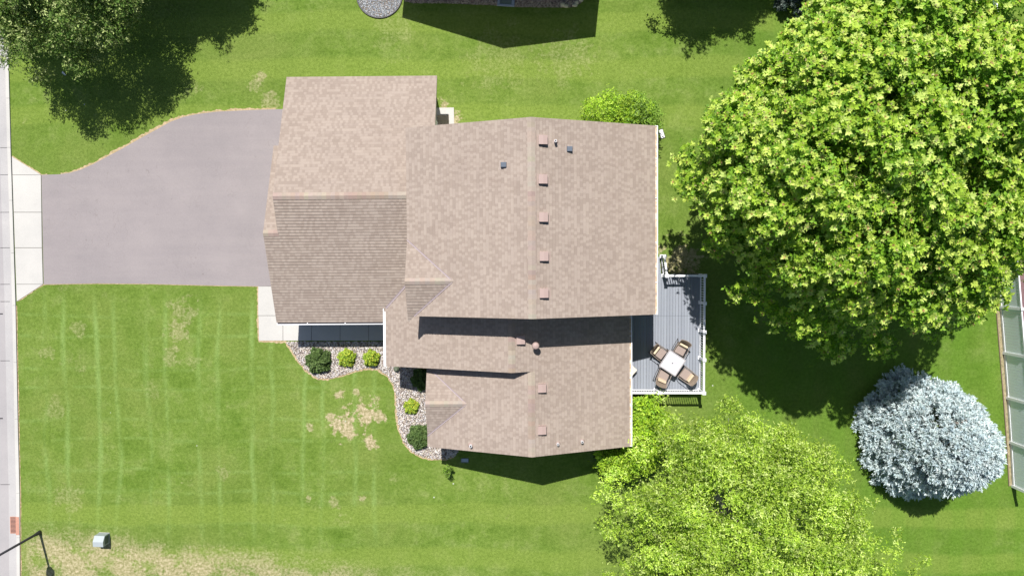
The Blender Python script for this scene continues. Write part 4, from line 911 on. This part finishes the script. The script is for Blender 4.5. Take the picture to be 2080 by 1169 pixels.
def globe(name, lab, px, py, rad, h, pal, grp, leaf, n=900, flowers=False):
    x, y, _ = G(px, py, h * .6); root = empty(name, (x, y, 0), 0, lab, 'shrub', grp)
    d = unit(rng.normal(size=(n, 3)) * np.array([1, 1, .8]) + np.array([0, 0, 0.25])); d[:, 2] = np.abs(d[:, 2]); ph = np.arctan2(d[:, 1], d[:, 0])
    q = 0.88 + 0.10 * np.sin(ph * 5 + d[:, 2] * 4 + px) + 0.07 * np.sin(ph * 9 + px * 2) + rng.uniform(-.08, .06, n)
    P = d * q[:, None] * np.array([rad, rad, h]); P[:, 2] += 0.05
    cols = pick(pal, n); N_ = unit(d + rng.normal(0, .3, (n, 3)) + np.array([0, 0, .35]))
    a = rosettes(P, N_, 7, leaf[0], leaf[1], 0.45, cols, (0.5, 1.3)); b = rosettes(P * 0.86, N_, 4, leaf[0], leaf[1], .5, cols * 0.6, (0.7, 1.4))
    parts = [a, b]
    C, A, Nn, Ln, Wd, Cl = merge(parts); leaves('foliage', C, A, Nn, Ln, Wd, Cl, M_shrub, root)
    if flowers:
        s = rng.random(n) < 0.33; f = rosettes(P[s] + N_[s] * .02, N_[s], 5, 0.025, 0.045, .8, pick([(0.62, 0.55, 0.06), (0.58, 0.6, 0.12)], s.sum()), (1.0, 1.5)); C, A, Nn, Ln, Wd, Cl = f
        leaves('flowers', C, A, Nn, Ln, Wd, Cl, M_shrub, root)
    mb = MB()
    for i in range(9): a_ = i * .7; mb.tube([(0, 0, 0), (rad * .3 * math.cos(a_), rad * .3 * math.sin(a_), h * .4), (rad * .6 * math.cos(a_), rad * .6 * math.sin(a_), h * .8)], [.02, .015, .006], 5, False)
    mb.build('stems', M_bark, root); return root
globe('juniper_shrub', 'largest round dark green shrub in the rock bed, nearest the walk corner', 645, 733, 0.66, 0.62, JG, 'round shrubs in the rock bed', (0.07, 0.12), 1500)
globe('spirea_shrub', 'yellow flowering shrub just right of the big dark green one', 703, 727, 0.47, 0.5, YG, 'round shrubs in the rock bed', (0.05, 0.09), 800, True)
globe('spirea_shrub', 'yellow flowering shrub closest to the white gutter of the low roof', 753, 728, 0.44, 0.55, YG, 'round shrubs in the rock bed', (0.05, 0.09), 800, True)
globe('spirea_shrub', 'small yellow green ball shrub alone in the narrow strip of rock', 835, 826, 0.40, 0.42, YG, 'round shrubs in the rock bed', (0.05, 0.08), 700, True)
globe('juniper_shrub', 'dark green shrub at the bottom of the rock bed touching the roof edge', 851, 888, 0.62, 0.6, JG, 'round shrubs in the rock bed', (0.08, 0.14), 1300)
globe('juniper_shrub', 'dark green shrub in deep shade under the step between two roofs', 857, 770, 0.58, 0.55, JG, 'round shrubs in the rock bed', (0.07, 0.12), 1200)
globe('juniper_shrub', 'dark shrub in the house shadow left of the rear bright bush', 1236, 925, 0.75, 0.9, JG, None, (0.09, 0.14), 1000)
def sapling(lab, px, py, h, r, n, pal, seed):
    x, y, _ = G(px, py, 0); root = empty('sapling', (x, y, 0), 0, lab, 'sapling'); g = np.random.default_rng(seed); mb = MB(); P = []; 
    for i in range(n):
        a_ = g.uniform(0, 6.28); e = np.array([r * math.cos(a_) * g.uniform(.4, 1), r * math.sin(a_) * g.uniform(.4, 1), h * g.uniform(.6, 1)])
        mb.tube([(0, 0, 0), tuple(e * np.array([.4, .4, .55])), tuple(e)], [.014, .009, .004], 5, False)
        for t in np.linspace(.35, 1, 14): P.append(e * np.array([t ** 1.3, t ** 1.3, t]) + g.normal(0, .03, 3))
    mb.build('stems', M_bark, root); P = np.array(P); N_ = unit(g.normal(size=P.shape) + np.array([0, 0, 1.2])); c_ = rosettes(P, N_, 5, 0.06, 0.12, .4, pick(pal, len(P)), (.8, 1.4)); leaves('foliage', *c_[:6], M_shrub, root)
sapling('small leafy sapling on the lawn edge, half in the shadow of the house end', 911, 950, 0.9, 0.32, 15, MG + [(0.2, 0.27, 0.08)], 3)
sapling('bright green sapling at the bottom edge of the dry front lawn', 425, 1172, 1.5, 0.42, 16, LG, 5)

# ------------------------------------------------------------------ fence on the right
fb = [G(2016, 440), G(2023.5, 532), G(2031, 623), G(2038.6, 716), G(2045.5, 807), G(2051.5, 897), G(2056.5, 986)]
d0 = (fb[0][0] - fb[1][0], fb[0][1] - fb[1][1])
fb = [(fb[0][0] + d0[0] * i, fb[0][1] + d0[1] * i, 0) for i in (5, 4, 3, 2, 1)] + fb
fence = empty('vinyl_fence', fb[6], 0, 'tall white vinyl board fence along the right edge', 'fence')
def fl(p, z): return (p[0] - fb[6][0], p[1] - fb[6][1], z)
M_fence = siding_material('fence_board', (0.50, 0.55, 0.57), 'Y')
for i in range(len(fb)):
    x, y, _ = fl(fb[i], 0); m = MB(); m.box(x - .065, x + .065, y - .065, y + .065, 0, 1.86)
    m.add([(x - .08, y - .08, 1.86), (x + .08, y - .08, 1.86), (x + .08, y + .08, 1.86), (x - .08, y + .08, 1.86), (x, y, 1.93)], [(0, 1, 4), (1, 2, 4), (2, 3, 4), (3, 0, 4)]); m.build('post', M_white, fence)
    if i < len(fb) - 1:
        a, b = Vector(fl(fb[i], 0)), Vector(fl(fb[i + 1], 0)); d = (b - a).normalized(); a2 = a + d * .066; b2 = b - d * .066
        m = MB()
        for zz, hh in ((.12, .14), (1.74, .10)): m.bar(a2 + Vector((0, 0, zz)), b2 + Vector((0, 0, zz)), .055, hh)
        m.build('rail', M_white, fence)
        m = MB(); n = 15
        for j in range(n): p0 = a2 + (b2 - a2) * (j + .03) / n; p1 = a2 + (b2 - a2) * (j + .97) / n; m.bar(p0 + Vector((0, 0, .94)), p1 + Vector((0, 0, .94)), .022, 1.49)
        m.build('panel', plain('pale_board', (0.88, 0.93, 0.99), 0.4, 0.5, 0.01) if 'pale_board' not in bpy.data.materials else bpy.data.materials['pale_board'], fence)
st = [(2008, 440), (2015, 532), (2022.5, 623), (2030, 716), (2037.5, 807), (2044, 897), (2049, 986)]; fe = [(2020, 440), (2027, 532), (2034, 623), (2041.5, 716), (2048.5, 807), (2054.5, 897), (2059.5, 986)]
k = NT('fence_strip', 1.0, 0.05); f = k.noise(k.pos(), 7, 4, 0.7); k.color(k.ramp(f, [(0.3, (0.13, 0.14, 0.06)), (0.5, (0.26, 0.22, 0.13)), (0.7, (0.34, 0.29, 0.19))]))
sheet('fence_strip', [G(*q)[:2] for q in st] + [G(*q)[:2] for q in fe[::-1]], 0.006, k.m)
m = MB()
for a, b in zip(st[:-1], st[1:]): m.bar((*G(*a)[:2], .02), (*G(*b)[:2], .02), .04, .05)
tag(m.build('timber_edging', plain('weathered_timber', (0.14, 0.10, 0.07), 0.9), None), 'thin brown timber edging along the foot of the white fence', 'edging')
sheet('mulch_strip', [(fb[5][0] + .1, fb[5][1]), (fb[5][0] + 4, fb[5][1]), (fb[-3][0] + 4, fb[-3][1]), (fb[-3][0] + .1, fb[-3][1])], 0.006, plain('purple_mulch', (0.16, 0.10, 0.10), 1, .05, .5, 12))

# ------------------------------------------------------------------ neighbouring house at the top edge
al = math.atan2(-39, 392)
nze = 3.2; sE = G(1209, 75); sW = G(817, 36)
E_ = Vector((sE[0] - .1276 * nze, sE[1] + .5353 * nze)); W_ = Vector((sW[0] - .1276 * nze, sW[1] + .5353 * nze)); al = math.atan2(E_.y - W_.y, E_.x - W_.x); hwid = (E_ - W_).length / 2; mid = (E_ + W_) / 2
sA = G(1023, 98); rise = None
nb = empty('neighbour_house', (mid.x, mid.y, 0), al, 'neighbouring house just past the top edge, throwing a gabled shadow on the lawn', 'house')
nrz = nze + 2.0; npit = 2.0 / hwid; DP_ = 11.0
m, sb = MB(), MB()
slope(m, sb, (-hwid, 0, nze), (0, -1), (1, 0), npit, [rect(-hwid, 0, 0, DP_)]); slope(m, sb, (hwid, 0, nze), (0, 1), (-1, 0), npit, [rect(0, hwid, 0, DP_)])
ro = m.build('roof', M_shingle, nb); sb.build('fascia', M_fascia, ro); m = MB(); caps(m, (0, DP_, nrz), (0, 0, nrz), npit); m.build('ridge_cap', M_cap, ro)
m = MB(); x0, x1, y0, y1 = -hwid + .45, hwid - .45, .55, DP_ - .5
A = [(x0, y0, 0), (x1, y0, 0), (x1, y0, nze + npit * .45 - .17), (0, y0, nrz - .17), (x0, y0, nze + npit * .45 - .17)]; B = [(x, y1, z) for x, _, z in A]
m.add(A + B, [(0, 1, 2, 3, 4), (9, 8, 7, 6, 5), (0, 5, 6, 1), (1, 6, 7, 2), (2, 7, 8, 3), (3, 8, 9, 4), (4, 9, 5, 0)]); m.build('wall', M_siding2, nb)
for xx in (-2.2, 2.4):
    f = MB(); f.box(xx - .7, xx + .7, .50, .56, 1.0, 2.2); fo = f.build('window', M_white, nb); f = MB(); f.box(xx - .62, xx + .62, .485, .502, 1.08, 2.12); f.build('pane', M_glass, fo)
# egress window well
a = G(1011, 14); b = G(1046, 14); m = MB(); w_ = b[0] - a[0]; y_ = a[1]
ww = empty('window_well', (a[0] + w_ / 2, y_ + .5, 0), al * 0.6, 'grey blue window well set in the pebbles by the neighbouring house', 'window well')
m = MB(); M_well = plain('well_metal', (0.27, 0.31, 0.38), 0.5, 0.3, 0.1)
m.box(-w_ / 2, w_ / 2, -.5, -.40, 0, .12); m.box(-w_ / 2, -w_ / 2 + .13, -.4, .7, 0, .12); m.box(w_ / 2 - .15, w_ / 2, -.4, .7, 0, .12); m.build('rim', M_well, ww, bevel=.02)
m = MB(); m.box(-w_ / 2 + .13, w_ / 2 - .15, -.4, .7, 0.03, .05); m.build('cover', plain('well_cover', (0.15, 0.19, 0.17), 0.25, 0.5, .15), ww)
# boulders
BL = ['flat tan boulder on the left of the cluster in the pebble bed', 'longest pale boulder at the lawn edge of the pebble bed', 'tan boulder at the lowest right curve of the pebble bed', 'cream boulder beside the purple rocks in the pebble bed', 'small pale boulder farthest right in the pebble bed']
for (px, py, s1, s2, lab) in zip((1143, 1149.5, 1167.5, 1171, 1180), (10.5, 13.5, 12, 6.5, 1.5), (.17, .17, .15, .14, .13), (.13, .09, .09, .12, .09), BL):
    x, y, _ = G(px, py); m = MB(); n = 7; pts = [(s1 * math.cos(i * .9) * random.uniform(.8, 1.1), s2 * math.sin(i * .9) * random.uniform(.8, 1.1)) for i in range(n)]
    m.cur = (0.58, 0.53, 0.38)
    m.add([(p[0], p[1], -.02) for p in pts] + [(p[0] * .9, p[1] * .9, .09) for p in pts] + [(p[0] * .45, p[1] * .45, .14) for p in pts], [(i, (i + 1) % n, (i + 1) % n + n, i + n) for i in range(n)] + [(i + n, (i + 1) % n + n, (i + 1) % n + 2 * n, i + 2 * n) for i in range(n)] + [tuple(range(2 * n, 3 * n))])
    tag(m.build('boulder', M_stone, loc=(x, y, 0), smooth=True), lab, 'boulder', 'boulders edging the pebble bed')

# ------------------------------------------------------------------ small yard things
# utility box
x, y, _ = G(214, 1091); ub = empty('utility_box', (x - 0.05, y, 0), R(-2), 'grey green metal utility box on the dry grass by the street', 'utility box')
M_box = plain('grey_green_metal', (0.30, 0.335, 0.345), 0.5, 0.3, 0.06)
m = MB(); s = .27; m.add([(-s, -.27, 0), (s, -.27, 0), (s, .27, 0), (-s, .27, 0), (-s, -.27, .62), (s, -.27, .62), (s, .0, .66), (s, .27, .50), (-s, .27, .50), (-s, .0, .66)], [(0, 1, 5, 4), (1, 2, 7, 6, 5), (2, 3, 8, 7), (3, 0, 4, 9, 8), (4, 5, 6, 9), (9, 6, 7, 8), (3, 2, 1, 0)]); m.build('cabinet', M_box, ub, bevel=.012)
m = MB(); m.box(-.28, .28, -.28, .28, 0, .04); m.build('base', M_conc, ub); m = MB(); m.box(s, s + .008, -.2, .2, .1, .45); m.build('door', plain('green_door', (0.06, 0.09, 0.09), .5), ub)
# storm drain
a = G(21, 1048); b = G(41, 1082); m = MB(); x0, x1 = a[0], b[0] - .0; y1, y0 = a[1], b[1]
M_rust = plain('rusty_iron', (0.40, 0.205, 0.15), 0.85, 0.2, 0.25, 20)
dr = empty('storm_drain', ((x0 + x1) / 2, (y0 + y1) / 2, 0), 0, 'rust red storm drain grate set in the gutter', 'storm drain'); hx, hy = (x1 - x0) / 2, (y1 - y0) / 2
m.box(-hx, hx, hy - .03, hy, .0, .035); m.box(-hx, hx, -hy, -hy + .03, .0, .035); m.box(-hx, -hx + .03, -hy + .03, hy - .03, 0, .035); m.box(hx - .17, hx, -hy - .06, hy, .036, .085)
for i in range(12): yy = -hy + .04 + (2 * hy - .08) * (i + .5) / 12; m.box(-hx + .03, hx - .17, yy - .014, yy + .014, .012, .034)
m.build('grate', M_rust, dr); m = MB(); m.box(-hx + .03, hx - .17, -hy + .03, hy - .03, .011, .0135); m.build('opening', M_dark, dr)
# street lamp
x, y, _ = G(81, 1080); lp = empty('street_lamp', (x, y, 0), 0, 'black street lamp post rising from the dry grass by the drain', 'street lamp')
m = MB(); m.tube([(0, 0, 0), (0, 0, .15), (0, 0, .5), (0, 0, 3.55)], [.11, .10, .065, .055], 14); m.build('pole', M_dark, lp, smooth=True)
m = MB(); m.tube([(0, 0, 3.5), (0, 0, 3.6), (0, 0, 3.66)], [.06, .14, .17], 6); m.build('base', M_dark, lp)
m = MB(); m.tube([(0, 0, 3.66), (0, 0, 4.0)], [.15, .22], 6); m.build('lantern', plain('frosted_glass', (0.4, 0.4, 0.38), .3), lp)
m = MB(); m.tube([(0, 0, 4.0), (0, 0, 4.05), (0, 0, 4.18), (0, 0, 4.22)], [.26, .25, .06, .02], 6); m.build('lamp_cap', M_dark, lp)
# splash blocks
def splash(lab, px, py, rz, col, w=.14, l=.24):
    x, y, _ = G(px, py); m = MB(); m.add([(-w, -l, 0), (w, -l, 0), (w * .7, l, 0), (-w * .7, l, 0), (-w, -l, .05), (w, -l, .05), (w * .7, l, .09), (-w * .7, l, .09)], [(0, 1, 5, 4), (1, 2, 6, 5), (2, 3, 7, 6), (3, 0, 4, 7)])
    m.box(-w * .7, w * .7, -l + .01, l - .02, .0, .03); o = m.build('splash_block', col, loc=(x, y, .004)); o.rotation_euler = (0, 0, rz); return tag(o, lab, 'splash block')
splash('white splash block on the lawn beyond the gutter corner', 1344, 271.5, R(18), M_pipe)
splash('pale blue splash block in the shadow of the house end', 944, 934, R(90), plain('pale_block', (0.33, 0.40, 0.46), .7), .13, .2)
x, y, _ = G(806, 748); m = MB(); m.tube([(0, 0, 0), (0, 0, .18), (0, 0, .30)], [.16, .15, .07], 14); tag(m.build('buried_drain', plain('green_plastic', (0.10, 0.12, 0.08), .6), loc=(x, y - .0, 0)), 'dark round plastic pot in the rocks at the corner of the low roof', 'pot')
x, y, _ = G(128, 148, .2); m = MB()
for i in range(6): a0 = i / 5; m.add([(a0 * .3 - .15, -.04 - .03 * math.sin(a0 * 3), .05 + .1 * a0), (a0 * .3 - .15, .05 * (1 - a0), .08 + .1 * a0)], [])
m.f = [(2 * i, 2 * i + 2, 2 * i + 3, 2 * i + 1) for i in range(5)]
b_ = len(m.v); m.v += [(p[0], p[1], p[2] - .03) for p in m.v]; m.c += m.c[:b_]; m.uv += m.uv[:b_]; m.f += [tuple(q + b_ for q in f[::-1]) for f in m.f]
o = m.build('plastic_tray', M_pipe, loc=(x, y, 0)); o.rotation_euler = (0, 0, R(-30)); tag(o, 'small curved white tray under the dark street tree', 'tray')
